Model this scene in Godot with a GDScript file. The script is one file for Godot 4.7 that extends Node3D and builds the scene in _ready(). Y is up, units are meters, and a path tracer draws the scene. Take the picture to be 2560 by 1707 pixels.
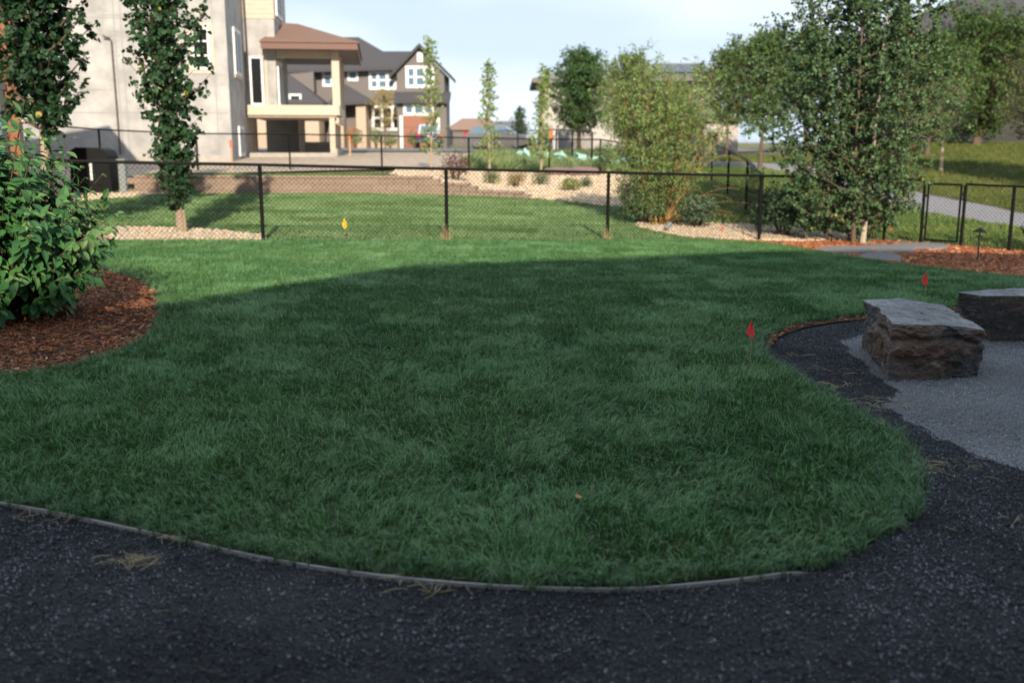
extends Node3D

var rng := RandomNumberGenerator.new()
var fn := FastNoiseLite.new()
var M := {}
var used := {}

# ------------------------------------------------------------------ small helpers
func rf(a: float, b: float) -> float:
	return rng.randf_range(a, b)

func lin(r: float, g: float, b: float) -> Color:
	return Color(r, g, b).linear_to_srgb()

func nz(x: float, y: float, s := 1.0) -> float:
	return fn.get_noise_2d(x * s, y * s)

func mat(key: String, r: float, g: float, b: float, rough := 0.8, metal := 0.0, spec := 0.5) -> StandardMaterial3D:
	var m := StandardMaterial3D.new()
	m.resource_name = key
	m.albedo_color = lin(r, g, b)
	m.roughness = rough
	m.metallic = metal
	m.metallic_specular = spec
	M[key] = m
	return m

# tinted: white albedo, colours come from vertices or copies
func tmat(key: String, rough := 0.7, spec := 0.5, back := Color(0, 0, 0)) -> StandardMaterial3D:
	var m := mat(key, 1, 1, 1, rough, 0.0, spec)
	m.vertex_color_use_as_albedo = true
	if back != Color(0, 0, 0):
		m.backlight_enabled = true
		m.backlight = back
	return m

# noise between two (or three) colours, laid on in world metres
func nmat(key: String, cols: Array, freq: float, scale: float, rough := 0.85, bump := 0.0, seed_ := 1, spec := 0.4, size := 512) -> StandardMaterial3D:
	var m := mat(key, 1, 1, 1, rough, 0.0, spec)
	var n := FastNoiseLite.new()
	n.seed = seed_
	n.noise_type = FastNoiseLite.TYPE_SIMPLEX_SMOOTH
	n.frequency = freq
	n.fractal_octaves = 5
	n.fractal_gain = 0.62
	var gr := Gradient.new()
	var offs := PackedFloat32Array()
	var cc := PackedColorArray()
	for i in cols.size():
		offs.append(0.18 + 0.64 * i / maxf(1.0, cols.size() - 1.0))
		cc.append(lin(cols[i][0], cols[i][1], cols[i][2]))
	gr.offsets = offs
	gr.colors = cc
	var t := NoiseTexture2D.new()
	t.width = size
	t.height = size
	t.seamless = true
	t.noise = n
	t.color_ramp = gr
	m.albedo_texture = t
	m.uv1_triplanar = true
	m.uv1_world_triplanar = true
	m.uv1_scale = Vector3.ONE / scale
	if bump > 0.0:
		var h := NoiseTexture2D.new()
		h.width = size
		h.height = size
		h.seamless = true
		h.noise = n
		m.heightmap_enabled = true
		m.heightmap_texture = h
		m.heightmap_scale = bump
	return m

func numbered(called: String) -> String:
	var k: int = used.get(called, 0)
	used[called] = k + 1
	return called if k == 0 else "%s_%03d" % [called, k]

func tag(o: Node, label: String, category: String, group := "", kind := "") -> Node:
	if label != "":
		o.set_meta("label", label)
	if category != "":
		o.set_meta("category", category)
	if group != "":
		o.set_meta("group", group)
	if kind != "":
		o.set_meta("kind", kind)
	return o

func thing(called: String, label: String, category: String, at := Vector3.ZERO, turn := 0.0, group := "", kind := "") -> Node3D:
	var o := Node3D.new()
	o.name = numbered(called)
	add_child(o)
	o.position = at
	o.rotation.y = turn
	tag(o, label, category, group, kind)
	return o

func obj(called: String, mesh: Mesh, m: Material, parent: Node = self) -> MeshInstance3D:
	var o := MeshInstance3D.new()
	o.name = numbered(called) if parent == self else called
	o.mesh = mesh
	if m:
		o.material_override = m
	parent.add_child(o, true)
	return o

func structure(called: String, mesh: Mesh, m: Material, label: String) -> MeshInstance3D:
	var o := obj(called, mesh, m)
	o.set_meta("kind", "structure")
	o.set_meta("label", label)
	return o

func copies(called: String, mesh: Mesh, m: Material, xf: Array, cols: Array, parent: Node) -> MultiMeshInstance3D:
	var mm := MultiMesh.new()
	mm.transform_format = MultiMesh.TRANSFORM_3D
	mm.use_colors = cols.size() > 0
	mm.mesh = mesh
	mm.instance_count = xf.size()
	for i in xf.size():
		mm.set_instance_transform(i, xf[i])
		if cols.size() > 0:
			mm.set_instance_color(i, cols[i])
	var o := MultiMeshInstance3D.new()
	o.name = called
	o.multimesh = mm
	o.material_override = m
	parent.add_child(o, true)
	o.set_meta("kind", "stuff")
	return o

# many small leaves joined into one mesh
func baked(called: String, mesh: ArrayMesh, m: Material, xf: Array, cols: Array, parent: Node) -> MeshInstance3D:
	var src := mesh.surface_get_arrays(0)
	var sv: PackedVector3Array = src[Mesh.ARRAY_VERTEX]
	var sn: PackedVector3Array = src[Mesh.ARRAY_NORMAL]
	var v := PackedVector3Array()
	var n := PackedVector3Array()
	var c := PackedColorArray()
	var fill := PackedColorArray()
	fill.resize(sv.size())
	for i in xf.size():
		var t: Transform3D = xf[i]
		v.append_array(t * sv)
		n.append_array(Transform3D(t.basis.orthonormalized(), Vector3.ZERO) * sn)
		fill.fill(cols[i])
		c.append_array(fill)
	var ar := []
	ar.resize(Mesh.ARRAY_MAX)
	ar[Mesh.ARRAY_VERTEX] = v
	ar[Mesh.ARRAY_NORMAL] = n
	ar[Mesh.ARRAY_COLOR] = c
	var am := ArrayMesh.new()
	am.add_surface_from_arrays(Mesh.PRIMITIVE_TRIANGLES, ar)
	var o := obj(called, am, m, parent)
	o.set_meta("kind", "stuff")
	return o

# ------------------------------------------------------------------ mesh collector
class Shape:
	var v := PackedVector3Array()
	var n := PackedVector3Array()
	var c := PackedColorArray()
	var col := Color(1, 1, 1)
	# counter-clockwise seen from outside
	func tri(a: Vector3, b: Vector3, d: Vector3) -> void:
		var q := (b - a).cross(d - a)
		q = q.normalized() if q.length_squared() > 1e-18 else Vector3.UP
		v.append(a); v.append(d); v.append(b)
		for i in 3:
			n.append(q); c.append(col)
	func trin(a: Vector3, b: Vector3, d: Vector3, na: Vector3, nb: Vector3, nd: Vector3) -> void:
		v.append(a); v.append(d); v.append(b)
		n.append(na); n.append(nd); n.append(nb)
		for i in 3:
			c.append(col)
	func quad(a: Vector3, b: Vector3, d: Vector3, e: Vector3) -> void:
		tri(a, b, d); tri(a, d, e)
	func box(ce: Vector3, s: Vector3, bs := Basis()) -> void:
		hexa([ce + bs * Vector3(-s.x, -s.y, s.z) * 0.5, ce + bs * Vector3(s.x, -s.y, s.z) * 0.5, ce + bs * Vector3(s.x, -s.y, -s.z) * 0.5, ce + bs * Vector3(-s.x, -s.y, -s.z) * 0.5,
			ce + bs * Vector3(-s.x, s.y, s.z) * 0.5, ce + bs * Vector3(s.x, s.y, s.z) * 0.5, ce + bs * Vector3(s.x, s.y, -s.z) * 0.5, ce + bs * Vector3(-s.x, s.y, -s.z) * 0.5])
	# corners: bottom front-left, front-right, back-right, back-left, then the top four
	func hexa(p: Array) -> void:
		quad(p[3], p[2], p[1], p[0]); quad(p[4], p[5], p[6], p[7])
		quad(p[0], p[1], p[5], p[4]); quad(p[1], p[2], p[6], p[5]); quad(p[2], p[3], p[7], p[6]); quad(p[3], p[0], p[4], p[7])
	func span(a: Vector3, b: Vector3) -> void:
		box((a + b) * 0.5, (b - a).abs())
	# box with its long edges cut off
	func bevel(ce: Vector3, s: Vector3, k: float, bs := Basis()) -> void:
		var h := s * 0.5
		var rings := []
		for lv in [[-h.y, k], [-h.y + k, 0.0], [h.y - k, 0.0], [h.y, k]]:
			var y: float = lv[0]
			var i: float = lv[1]
			var x := h.x - i
			var z := h.z - i
			var q := k
			rings.append([Vector3(-x + q, y, z), Vector3(x - q, y, z), Vector3(x, y, z - q), Vector3(x, y, -z + q), Vector3(x - q, y, -z), Vector3(-x + q, y, -z), Vector3(-x, y, -z + q), Vector3(-x, y, z - q)])
		for j in 3:
			for i in 8:
				var e := (i + 1) % 8
				quad(ce + bs * rings[j][i], ce + bs * rings[j][e], ce + bs * rings[j + 1][e], ce + bs * rings[j + 1][i])
		for i in range(1, 7):
			tri(ce + bs * rings[3][0], ce + bs * rings[3][i], ce + bs * rings[3][i + 1])
			tri(ce + bs * rings[0][0], ce + bs * rings[0][i + 1], ce + bs * rings[0][i])
	func tube(p: Array, r: Array, sides := 8, cap := true) -> void:
		var rings := []
		var nor := []
		var side := Vector3.ZERO
		for i in p.size():
			var d: Vector3 = p[mini(i + 1, p.size() - 1)] - p[maxi(i - 1, 0)]
			d = d.normalized() if d.length() > 1e-9 else Vector3.UP
			if side == Vector3.ZERO:
				side = d.cross(Vector3.RIGHT if absf(d.x) < 0.8 else Vector3.UP).normalized()
			side = (side - d * side.dot(d)).normalized()
			var up := d.cross(side)
			var ring := []
			var rn := []
			for k in sides:
				var a := TAU * k / sides
				var o := side * cos(a) + up * sin(a)
				ring.append(p[i] + o * r[i])
				rn.append(o)
			rings.append(ring)
			nor.append(rn)
		for i in p.size() - 1:
			for k in sides:
				var e := (k + 1) % sides
				trin(rings[i][k], rings[i][e], rings[i + 1][e], nor[i][k], nor[i][e], nor[i + 1][e])
				trin(rings[i][k], rings[i + 1][e], rings[i + 1][k], nor[i][k], nor[i + 1][e], nor[i + 1][k])
		if cap:
			for k in range(1, sides - 1):
				tri(rings[-1][0], rings[-1][k], rings[-1][k + 1])
				tri(rings[0][0], rings[0][k + 1], rings[0][k])
	# polygon in the xy plane (counter-clockwise), pushed from z0 (front, larger) to z1
	func prism(poly: PackedVector2Array, z0: float, z1: float) -> void:
		var t := Geometry2D.triangulate_polygon(poly)
		for i in range(0, t.size(), 3):
			var a := poly[t[i]]
			var b := poly[t[i + 1]]
			var d := poly[t[i + 2]]
			if (b - a).cross(d - a) < 0:
				var w := b
				b = d
				d = w
			tri(Vector3(a.x, a.y, z0), Vector3(b.x, b.y, z0), Vector3(d.x, d.y, z0))
			tri(Vector3(a.x, a.y, z1), Vector3(d.x, d.y, z1), Vector3(b.x, b.y, z1))
		for i in poly.size():
			var a := poly[i]
			var b := poly[(i + 1) % poly.size()]
			quad(Vector3(a.x, a.y, z0), Vector3(a.x, a.y, z1), Vector3(b.x, b.y, z1), Vector3(b.x, b.y, z0))
	func mesh() -> ArrayMesh:
		var ar := []
		ar.resize(Mesh.ARRAY_MAX)
		ar[Mesh.ARRAY_VERTEX] = v
		ar[Mesh.ARRAY_NORMAL] = n
		ar[Mesh.ARRAY_COLOR] = c
		var m := ArrayMesh.new()
		if v.size() > 0:
			m.add_surface_from_arrays(Mesh.PRIMITIVE_TRIANGLES, ar)
		return m

func box_mesh(a: Vector3, b: Vector3) -> ArrayMesh:
	var s := Shape.new()
	s.span(a, b)
	return s.mesh()

# ------------------------------------------------------------------ the lie of the land
func pw(d: float, pts: Array) -> float:
	if d <= pts[0][0]:
		return pts[0][1]
	for i in pts.size() - 1:
		if d <= pts[i + 1][0]:
			return lerpf(pts[i][1], pts[i + 1][1], (d - pts[i][0]) / (pts[i + 1][0] - pts[i][0]))
	return pts[-1][1]

func wall_line(x: float) -> float:
	return pw(x, [[-10.2, 27.0], [-7.3, 26.9], [-4.0, 26.75], [-1.9, 26.5], [0.0, 25.95], [0.6, 25.7]])

func H(x: float, z: float) -> float:
	var d := -z
	var near := -0.03 * (clampf(x, -9, 12) + 4.0) * smoothstep(8.0, 16.0, d)
	var d0 := clampf(15.6 + (x + 3.9) * 0.33, 14.5, 19.4)
	if d <= d0:
		return near
	var w := wall_line(x)
	var m := pw(d, [[d0, near], [24, 0.05], [34, 0.6], [45, 0.9], [80, 1.2], [400, 2]])
	var l := pw(d, [[d0, near], [w + 0.1, 0.2], [w + 0.3, 0.66], [34, 0.68], [45, 0.9], [80, 1.2], [400, 2]])
	var r := pw(d, [[d0, near], [26, -0.2], [35, 0.5], [45, 1.5], [60, 1.8], [400, 2]])
	var wl := 1.0 - smoothstep(-3.6, 0.3, x)
	wl *= smoothstep(-10.9, -10.3, x)
	var wr := smoothstep(0.24, 0.36, x / d)
	var v := lerpf(m, l, wl)
	return lerpf(v, r, wr)

func P(x: float, z: float, up := 0.0) -> Vector3:
	return Vector3(x, H(x, z) + up, z)

# polygon (x, z) laid on the land as a sheet of small faces
func sheet(poly: PackedVector2Array, step: float, lift: float, rough := 0.0) -> ArrayMesh:
	var s := Shape.new()
	var lo := poly[0]
	var hi := poly[0]
	for q in poly:
		lo = lo.min(q)
		hi = hi.max(q)
	var nx := int(ceil((hi.x - lo.x) / step))
	var ny := int(ceil((hi.y - lo.y) / step))
	for i in nx:
		for j in ny:
			var a := lo + Vector2(i, j) * step
			var cell := PackedVector2Array([a, a + Vector2(step, 0), a + Vector2(step, step), a + Vector2(0, step)])
			for part in Geometry2D.intersect_polygons(poly, cell):
				var t := Geometry2D.triangulate_polygon(part)
				for k in range(0, t.size(), 3):
					var q := [part[t[k]], part[t[k + 1]], part[t[k + 2]]]
					if (q[1] - q[0]).cross(q[2] - q[0]) > 0:
						q.reverse()
					var w := []
					for e in q:
						w.append(Vector3(e.x, H(e.x, e.y) + lift + rough * nz(e.x, e.y, 30.0), e.y))
					s.tri(w[0], w[1], w[2])
	return s.mesh()

func poly(a: Array) -> PackedVector2Array:
	var p := PackedVector2Array()
	for q in a:
		p.append(Vector2(q[0], q[1]))
	return p

# closed smooth curve through points
func curve(a: Array, n := 6, closed := true) -> PackedVector2Array:
	var p := PackedVector2Array()
	var m := a.size()
	for i in (m if closed else m - 1):
		var p0: Array = a[(i - 1 + m) % m] if closed else a[maxi(i - 1, 0)]
		var p1: Array = a[i]
		var p2: Array = a[(i + 1) % m]
		var p3: Array = a[(i + 2) % m] if closed else a[mini(i + 2, m - 1)]
		for k in n:
			var t := float(k) / n
			p.append(Vector2(p1[0], p1[1]).cubic_interpolate(Vector2(p2[0], p2[1]), Vector2(p0[0], p0[1]), Vector2(p3[0], p3[1]), t))
	if not closed:
		p.append(Vector2(a[-1][0], a[-1][1]))
	return p

func inside(p: PackedVector2Array, x: float, z: float) -> bool:
	return Geometry2D.is_point_in_polygon(Vector2(x, z), p)

func edge_distance(p: PackedVector2Array, x: float, z: float) -> float:
	var best := 1e9
	var q := Vector2(x, z)
	for i in p.size():
		best = minf(best, q.distance_squared_to(Geometry2D.get_closest_point_to_segment(q, p[i], p[(i + 1) % p.size()])))
	return sqrt(best)

# ------------------------------------------------------------------ plants: building blocks
# a leaf along +x, its upper face towards +y
func leaf_mesh(prof: Array, len_: float, wid: float, fold := 0.25, curl := 0.25, stalk := 0.0) -> ArrayMesh:
	var s := Shape.new()
	var k := prof.size() - 1
	var mid := []
	var le := []
	var ri := []
	for i in k + 1:
		var t := float(i) / k
		var x := stalk + len_ * t
		var y := -curl * len_ * t * t
		var w: float = prof[i] * wid * 0.5
		mid.append(Vector3(x, y, 0))
		le.append(Vector3(x, y + w * fold, w))
		ri.append(Vector3(x, y + w * fold, -w))
	for i in k:
		s.quad(mid[i], le[i], le[i + 1], mid[i + 1])
		s.quad(mid[i], mid[i + 1], ri[i + 1], ri[i])
	if stalk > 0.0:
		s.box(Vector3(stalk * 0.5, 0, 0), Vector3(stalk, wid * 0.03, wid * 0.03))
	return s.mesh()

func leaf_basis(dir: Vector3, up: Vector3, size: float) -> Basis:
	var x := dir.normalized()
	var y := (up - x * up.dot(x))
	y = y.normalized() if y.length() > 1e-4 else x.cross(Vector3.RIGHT).normalized()
	return Basis(x, y, x.cross(y)).scaled_local(Vector3.ONE * size)

func rdir() -> Vector3:
	var z := rf(-1, 1)
	var a := rf(0, TAU)
	var r := sqrt(1.0 - z * z)
	return Vector3(r * cos(a), z, r * sin(a))

func tint(a: Array, b: Array, t: float) -> Color:
	return Color(lerpf(a[0], b[0], t), lerpf(a[1], b[1], t), lerpf(a[2], b[2], t))

# a tree or upright shrub: stems from the base, limbs with twigs, leaves along the twigs.
# o: stems [[dx, dz, height, radius]], limbs, from, env (Array of [t, radius]), rise, twigs, per_twig, twig, size, leaf, cols, bark, single (leaves that are parts)
func tree(called: String, label: String, category: String, at: Vector3, o: Dictionary, group := "") -> Node3D:
	var root := thing(called, label, category, at, 0.0, group)
	var xf := []
	var cols := []
	var limb := Shape.new()
	var big: float = o.stems[0][2]
	var spots := []
	var stem_no := -1
	for st in o.stems:
		stem_no += 1
		var trunk := Shape.new()
		var pts := []
		var rad := []
		var hh: float = st[2]
		var wob := rf(0, 10)
		for i in 13:
			var t := i / 12.0
			pts.append(Vector3(st[0] * t + 0.035 * hh * 0.25 * sin(t * 5 + wob) * t + (st[4] if st.size() > 4 else 0.0), hh * t - 0.05 * (1 - t), st[1] * t + 0.03 * hh * 0.25 * cos(t * 4 + wob) * t + (st[5] if st.size() > 5 else 0.0)))
			rad.append(maxf(st[3] * (1.0 - 0.88 * t) * (1.0 + 0.5 * exp(-t * 30.0)), 0.004))
		trunk.tube(pts, rad, 8)
		obj("trunk", trunk.mesh(), o.bark if stem_no < o.get("pale", 99) else o.twig_bark, root)
		spots.append([pts, rad, hh])
	var n: int = o.limbs
	for i in n:
		var sp: Array = spots[i % spots.size()]
		var t: float = lerpf(o.from, 0.98, pow((i + rf(0, 1)) / n, o.get("bias", 0.9)))
		var ft := t * 12.0
		var k := mini(int(ft), 11)
		var p0: Vector3 = sp[0][k].lerp(sp[0][k + 1], ft - k)
		var az := i * 2.39996 + rf(-0.4, 0.4)
		var env: float = pw(t * sp[2] / big, o.env) * rf(0.45, 1.14)
		var rise: float = o.rise * rf(0.7, 1.3)
		var dir := Vector3(cos(az), 0, sin(az))
		var ln := env
		var p1 := p0 + dir * ln * 0.5 + Vector3.UP * rise * ln * 0.4
		var p2: Vector3 = p0 + dir * ln + Vector3.UP * rise * ln + Vector3.UP * o.get("droop", 0.0) * -ln
		var br := clampf(sp[1][k] * 0.45, 0.004, 0.04)
		limb.tube([p0, p1, p2], [br, br * 0.7, 0.003], 5, false)
		for w in int(o.twigs):
			var u := rf(0.18, 1.0)
			var q := p0.lerp(p1, u * 2) if u < 0.5 else p1.lerp(p2, u * 2 - 1)
			var td: Vector3 = (rdir() + dir * 0.4 + Vector3.UP * o.get("lift", 0.2)).normalized()
			var tl: float = o.twig * rf(0.5, 1.2)
			limb.tube([q, q + td * tl], [0.004, 0.0015], 3, false)
			for e in int(o.per_twig):
				var r: Vector3 = q + td * tl * rf(0.1, 1.0) + rdir() * o.size * 0.5
				var ld: Vector3 = (rdir() + td * 0.5 + Vector3.DOWN * o.get("hang", 0.5)).normalized()
				var lu: Vector3 = (rdir() * 0.8 + Vector3.UP * o.get("flat", 0.8)).normalized()
				var sz: float = o.size * rf(0.6, 1.15)
				xf.append(Transform3D(leaf_basis(ld, lu, sz), r))
				var cc := tint(o.cols[0], o.cols[1], rng.randf())
				if rng.randf() < o.get("yellow", 0.004):
					cc = Color(0.28, 0.22, 0.03)
				cols.append(cc)
	obj("limbs", limb.mesh(), o.get("twig_bark", o.bark), root).set_meta("kind", "stuff")
	var single: int = o.get("single", 0)
	if single > 0:
		# the leaves that show largest from the garden become parts of their own
		var order := range(xf.size())
		order.sort_custom(func(a, b): return (xf[a].origin.z + xf[a].origin.y * -0.15) > (xf[b].origin.z + xf[b].origin.y * -0.15))
		var taken := {}
		var some := []
		for c in 4:
			var mm: StandardMaterial3D = M.leaf.duplicate()
			mm.vertex_color_use_as_albedo = false
			var cc := tint(o.cols[0], o.cols[1], c / 3.0)
			mm.albedo_color = cc.linear_to_srgb()
			some.append(mm)
		for i in order:
			if taken.size() >= single:
				break
			if xf[i].origin.y > o.get("top", 99.0):
				continue
			taken[i] = true
			obj("leaf", o.leaf, some[i % 4], root).transform = xf[i]
		var xf2 := []
		var c2 := []
		for i in xf.size():
			if not taken.has(i):
				xf2.append(xf[i])
				c2.append(cols[i])
		xf = xf2
		cols = c2
	baked("crown", o.leaf, o.get("leaf_mat", M.leaf), xf, cols, root)
	return root

# rounded shrub: leaves in a shell over stems
func shrub(called: String, label: String, at: Vector3, rx: float, ry: float, count: int, size: float, leaf: Mesh, c1: Array, c2: Array, bark: Material, group := "", open := 0.0, leafm: Material = null) -> Node3D:
	var root := thing(called, label, "shrub", at, rf(0, TAU), group)
	var st := Shape.new()
	for i in 16:
		var a := i * 2.4
		var e := Vector3(cos(a) * rx * rf(0.3, 0.9), ry * rf(0.9, 1.7), sin(a) * rx * rf(0.3, 0.9))
		st.tube([Vector3(cos(a) * 0.05, -0.05, sin(a) * 0.05), e * 0.5 + Vector3.UP * 0.05, e], [0.014, 0.009, 0.003], 4, false)
	obj("stems", st.mesh(), bark, root).set_meta("kind", "stuff")
	var xf := []
	var cols := []
	var off := rf(0, 100)
	while xf.size() < count:
		var d := rdir()
		if d.y < -0.55:
			continue
		var bump := 1.0 + 0.28 * fn.get_noise_3d(d.x * 90 + off, d.y * 90, d.z * 90)
		var r := pow(rng.randf(), 0.35) * bump
		if open > 0.0 and rng.randf() < open and r > 0.75:
			continue
		var p := Vector3(d.x * rx, ry * 0.92 + d.y * ry, d.z * rx) * Vector3(r, 1, r)
		p.y = maxf(0.03, ry * 0.92 + d.y * ry * r)
		xf.append(Transform3D(leaf_basis((rdir() + d * 0.7).normalized(), (d + Vector3.UP * 0.5 + rdir() * 0.5).normalized(), size * rf(0.6, 1.2)), p))
		cols.append(tint(c1, c2, rng.randf()))
	baked("foliage", leaf, leafm if leafm else M.leaf, xf, cols, root)
	return root

# a square of grass whose blades lean towards `heading`
func grass_tile(side: float, count: int, h0: float, h1: float, wid: float, lean: float, heading := 0.0, spread := 1.3, straw := 0.012, segs := 3) -> ArrayMesh:
	var s := Shape.new()
	var c0 := Vector3.ZERO
	var th := 1.0
	var tg := 0.5
	var turn := 0.0
	for i in count:
		if i % 8 == 0:
			c0 = Vector3(rf(-0.52, 0.52) * side, -0.004, rf(-0.52, 0.52) * side)
			th = rf(0.68, 1.18)
			tg = rng.randf()
			turn = rf(-0.8, 0.8)
		var p := c0 + Vector3(rng.randfn(0, 0.05), 0, rng.randfn(0, 0.05)) * minf(0.28, side) 
		var hh := rf(h0, h1) * th
		var az := heading + turn + rf(-spread, spread) + (PI if rng.randf() < 0.14 else 0.0)
		var l := lean * rf(0.25, 1.6)
		var d := Vector3(cos(az), 0, sin(az))
		var w := d.cross(Vector3.UP).rotated(Vector3.UP, rf(-0.9, 0.9)) * wid * rf(0.6, 1.2) * 0.5
		var p1 := p + Vector3.UP * hh * 0.45 + d * hh * l * 0.18
		var p2 := p + Vector3.UP * hh * (0.8 - 0.1 * l) + d * hh * l * 0.5
		var p3 := p + Vector3.UP * hh * (1.0 - 0.28 * l) + d * hh * l * 0.95
		var g := clampf(0.6 * tg + 0.4 * rng.randf(), 0, 1)
		s.col = Color(lerpf(0.35, 1.45, g), lerpf(0.45, 1.4, g), lerpf(0.35, 1.45, g))
		var kind := rng.randf()
		if kind < straw:
			s.col = Color(4.0, 2.0, 2.2)
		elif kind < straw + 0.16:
			s.col = Color(2.9, 2.2, 2.9)  # pale blades: whitish sheen on laid-over grass put into their colour
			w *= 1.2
		if segs == 3:
			s.quad(p - w, p + w, p1 + w * 0.9, p1 - w * 0.9)
			s.quad(p1 - w * 0.9, p1 + w * 0.9, p2 + w * 0.6, p2 - w * 0.6)
			s.tri(p2 - w * 0.6, p2 + w * 0.6, p3)
		else:
			s.quad(p - w, p + w, p2 + w * 0.7, p2 - w * 0.7)
			s.tri(p2 - w * 0.7, p2 + w * 0.7, p3)
	return s.mesh()

# tiles: Array of 8 headings, each an Array of variants; small: the same for a quarter of the side
func grass_field(root: Node3D, area: PackedVector2Array, side: float, tiles: Array, small: Array, m: Material, ca: Array, cb: Array, stripes := 0.0) -> void:
	var lo := area[0]
	var hi := area[0]
	for q in area:
		lo = lo.min(q)
		hi = hi.max(q)
	var lists := {}
	var put := func(px: float, pz: float, set_: Array) -> void:
		var flow := nz(px, pz, 40.0) * 3.2 + nz(px + 70, pz, 130.0) * 3.0 + rf(-0.9, 0.9) + 1.2
		var k := posmod(int(round(flow / TAU * 8.0)), 8)
		var va: Array = set_[k % set_.size()]
		var mesh: Mesh = va[rng.randi() % va.size()]
		if not lists.has(mesh):
			lists[mesh] = [[], []]
		var slope_x := (H(px + 0.15, pz) - H(px - 0.15, pz)) / 0.3
		var slope_z := (H(px, pz + 0.15) - H(px, pz - 0.15)) / 0.3
		var b := Basis(Vector3(1, slope_x, 0), Vector3.UP * rf(0.86, 1.12) * (1.0 + 0.2 * nz(px, pz + 40, 35.0)), Vector3(0, slope_z, 1))
		lists[mesh][0].append(Transform3D(b, P(px, pz)))
		var t := clampf(0.5 + 0.4 * nz(px - 30, pz, 40.0) + 0.35 * nz(px, pz - 90, 130.0) + rf(-0.05, 0.05) + stripes * (0.22 if posmod(int(floor((pz + 0.2 * px) / 0.9)), 2) == 0 else -0.22), 0, 1)
		lists[mesh][1].append(tint(ca, cb, t))
	var x := lo.x
	while x < hi.x:
		var z := lo.y
		while z < hi.y:
			var cx := x + side * 0.5
			var cz := z + side * 0.5
			z += side
			var ed := edge_distance(area, cx, cz)
			var isin := inside(area, cx, cz)
			if ed > side * 0.75:
				if isin:
					put.call(cx, cz, tiles)
				continue
			for i in 4:
				for j in 4:
					var sx := cx + (i - 1.5) * side * 0.25
					var sz := cz + (j - 1.5) * side * 0.25
					if inside(area, sx, sz) and edge_distance(area, sx, sz) > side * 0.06:
						put.call(sx, sz, small)
		x += side
	for mesh in lists:
		copies("blades", mesh, m, lists[mesh][0], lists[mesh][1], root)

func tile_set(side: float, count: int, h0: float, h1: float, wid: float, lean: float, headings: int, variants: int, spread := 1.3, straw := 0.012, segs := 3) -> Array:
	var out := []
	for k in headings:
		var v := []
		for i in variants:
			v.append(grass_tile(side, count, h0, h1, wid, lean, TAU * k / headings, spread, straw, segs))
		out.append(v)
	return out

# irregular stone of unit size
func stone_mesh(sub: int, flat := 0.7, rough := 0.25, smooth := false) -> ArrayMesh:
	var s := SphereMesh.new()
	s.radius = 0.5
	s.height = 1.0
	s.radial_segments = 5 + sub * 2
	s.rings = 2 + sub
	var ar := s.surface_get_arrays(0)
	var v: PackedVector3Array = ar[Mesh.ARRAY_VERTEX]
	var ix: PackedInt32Array = ar[Mesh.ARRAY_INDEX]
	var off := rf(0, 500)
	var w := PackedVector3Array()
	for p in v:
		var k := 1.0 + rough * 2.0 * fn.get_noise_3d(p.x * 120 + off, p.y * 120, p.z * 120)
		w.append(Vector3(p.x * 1.15, p.y * flat, p.z * 0.9) * k)
	var o := Shape.new()
	for i in range(0, ix.size(), 3):
		var a := w[ix[i]]
		var b := w[ix[i + 1]]
		var d := w[ix[i + 2]]
		if (b - a).cross(d - a).length_squared() < 1e-12:
			continue
		if smooth:
			o.trin(a, d, b, a.normalized(), d.normalized(), b.normalized())
		else:
			o.tri(a, d, b)
	return o.mesh()

# ------------------------------------------------------------------ fences
func fence_bay(parent: Node3D, a: Vector3, b: Vector3, low: float, high: float, pitch: float, wire: float, m: Material) -> void:
	var s := Shape.new()
	var u := b - a
	var ln := Vector2(u.x, u.z).length()
	u /= ln
	var hh := high - low
	var out := Vector3(-u.z, 0, u.x).normalized()
	for fam in 2:
		var k := -hh
		while k < ln:
			var u0 := k
			var u1 := k + hh
			var v0 := 0.0
			var v1 := hh
			if u0 < 0:
				v0 = -u0
				u0 = 0
			if u1 > ln:
				v1 = hh - (u1 - ln)
				u1 = ln
			k += pitch
			if v1 - v0 < 0.01:
				continue
			var p0 := a + u * (u0 if fam == 0 else ln - u0) + Vector3.UP * (low + v0) + out * wire * (0.9 if fam == 0 else -0.9)
			var p1 := a + u * (u1 if fam == 0 else ln - u1) + Vector3.UP * (low + v1) + out * wire * (0.9 if fam == 0 else -0.9)
			s.tube([p0, p1], [wire, wire], 3, false)
	obj("wire_mesh", s.mesh(), m, parent)

func post(parent: Node3D, p: Vector3, h: float, r: float, m: Material, called := "post") -> void:
	var s := Shape.new()
	s.tube([p + Vector3.DOWN * 0.1, p + Vector3.UP * h], [r, r], 12)
	var o := obj(called, s.mesh(), m, parent)
	var c := Shape.new()
	c.tube([p + Vector3.UP * (h - 0.01), p + Vector3.UP * (h + 0.012), p + Vector3.UP * (h + 0.03)], [r * 1.18, r * 1.15, r * 0.5], 12)
	obj("cap", c.mesh(), m, o)

func rail(parent: Node3D, pts: Array, r: float, m: Material) -> void:
	var s := Shape.new()
	var rr := []
	for p in pts:
		rr.append(r)
	s.tube(pts, rr, 8)
	obj("rail", s.mesh(), m, parent)

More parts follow.
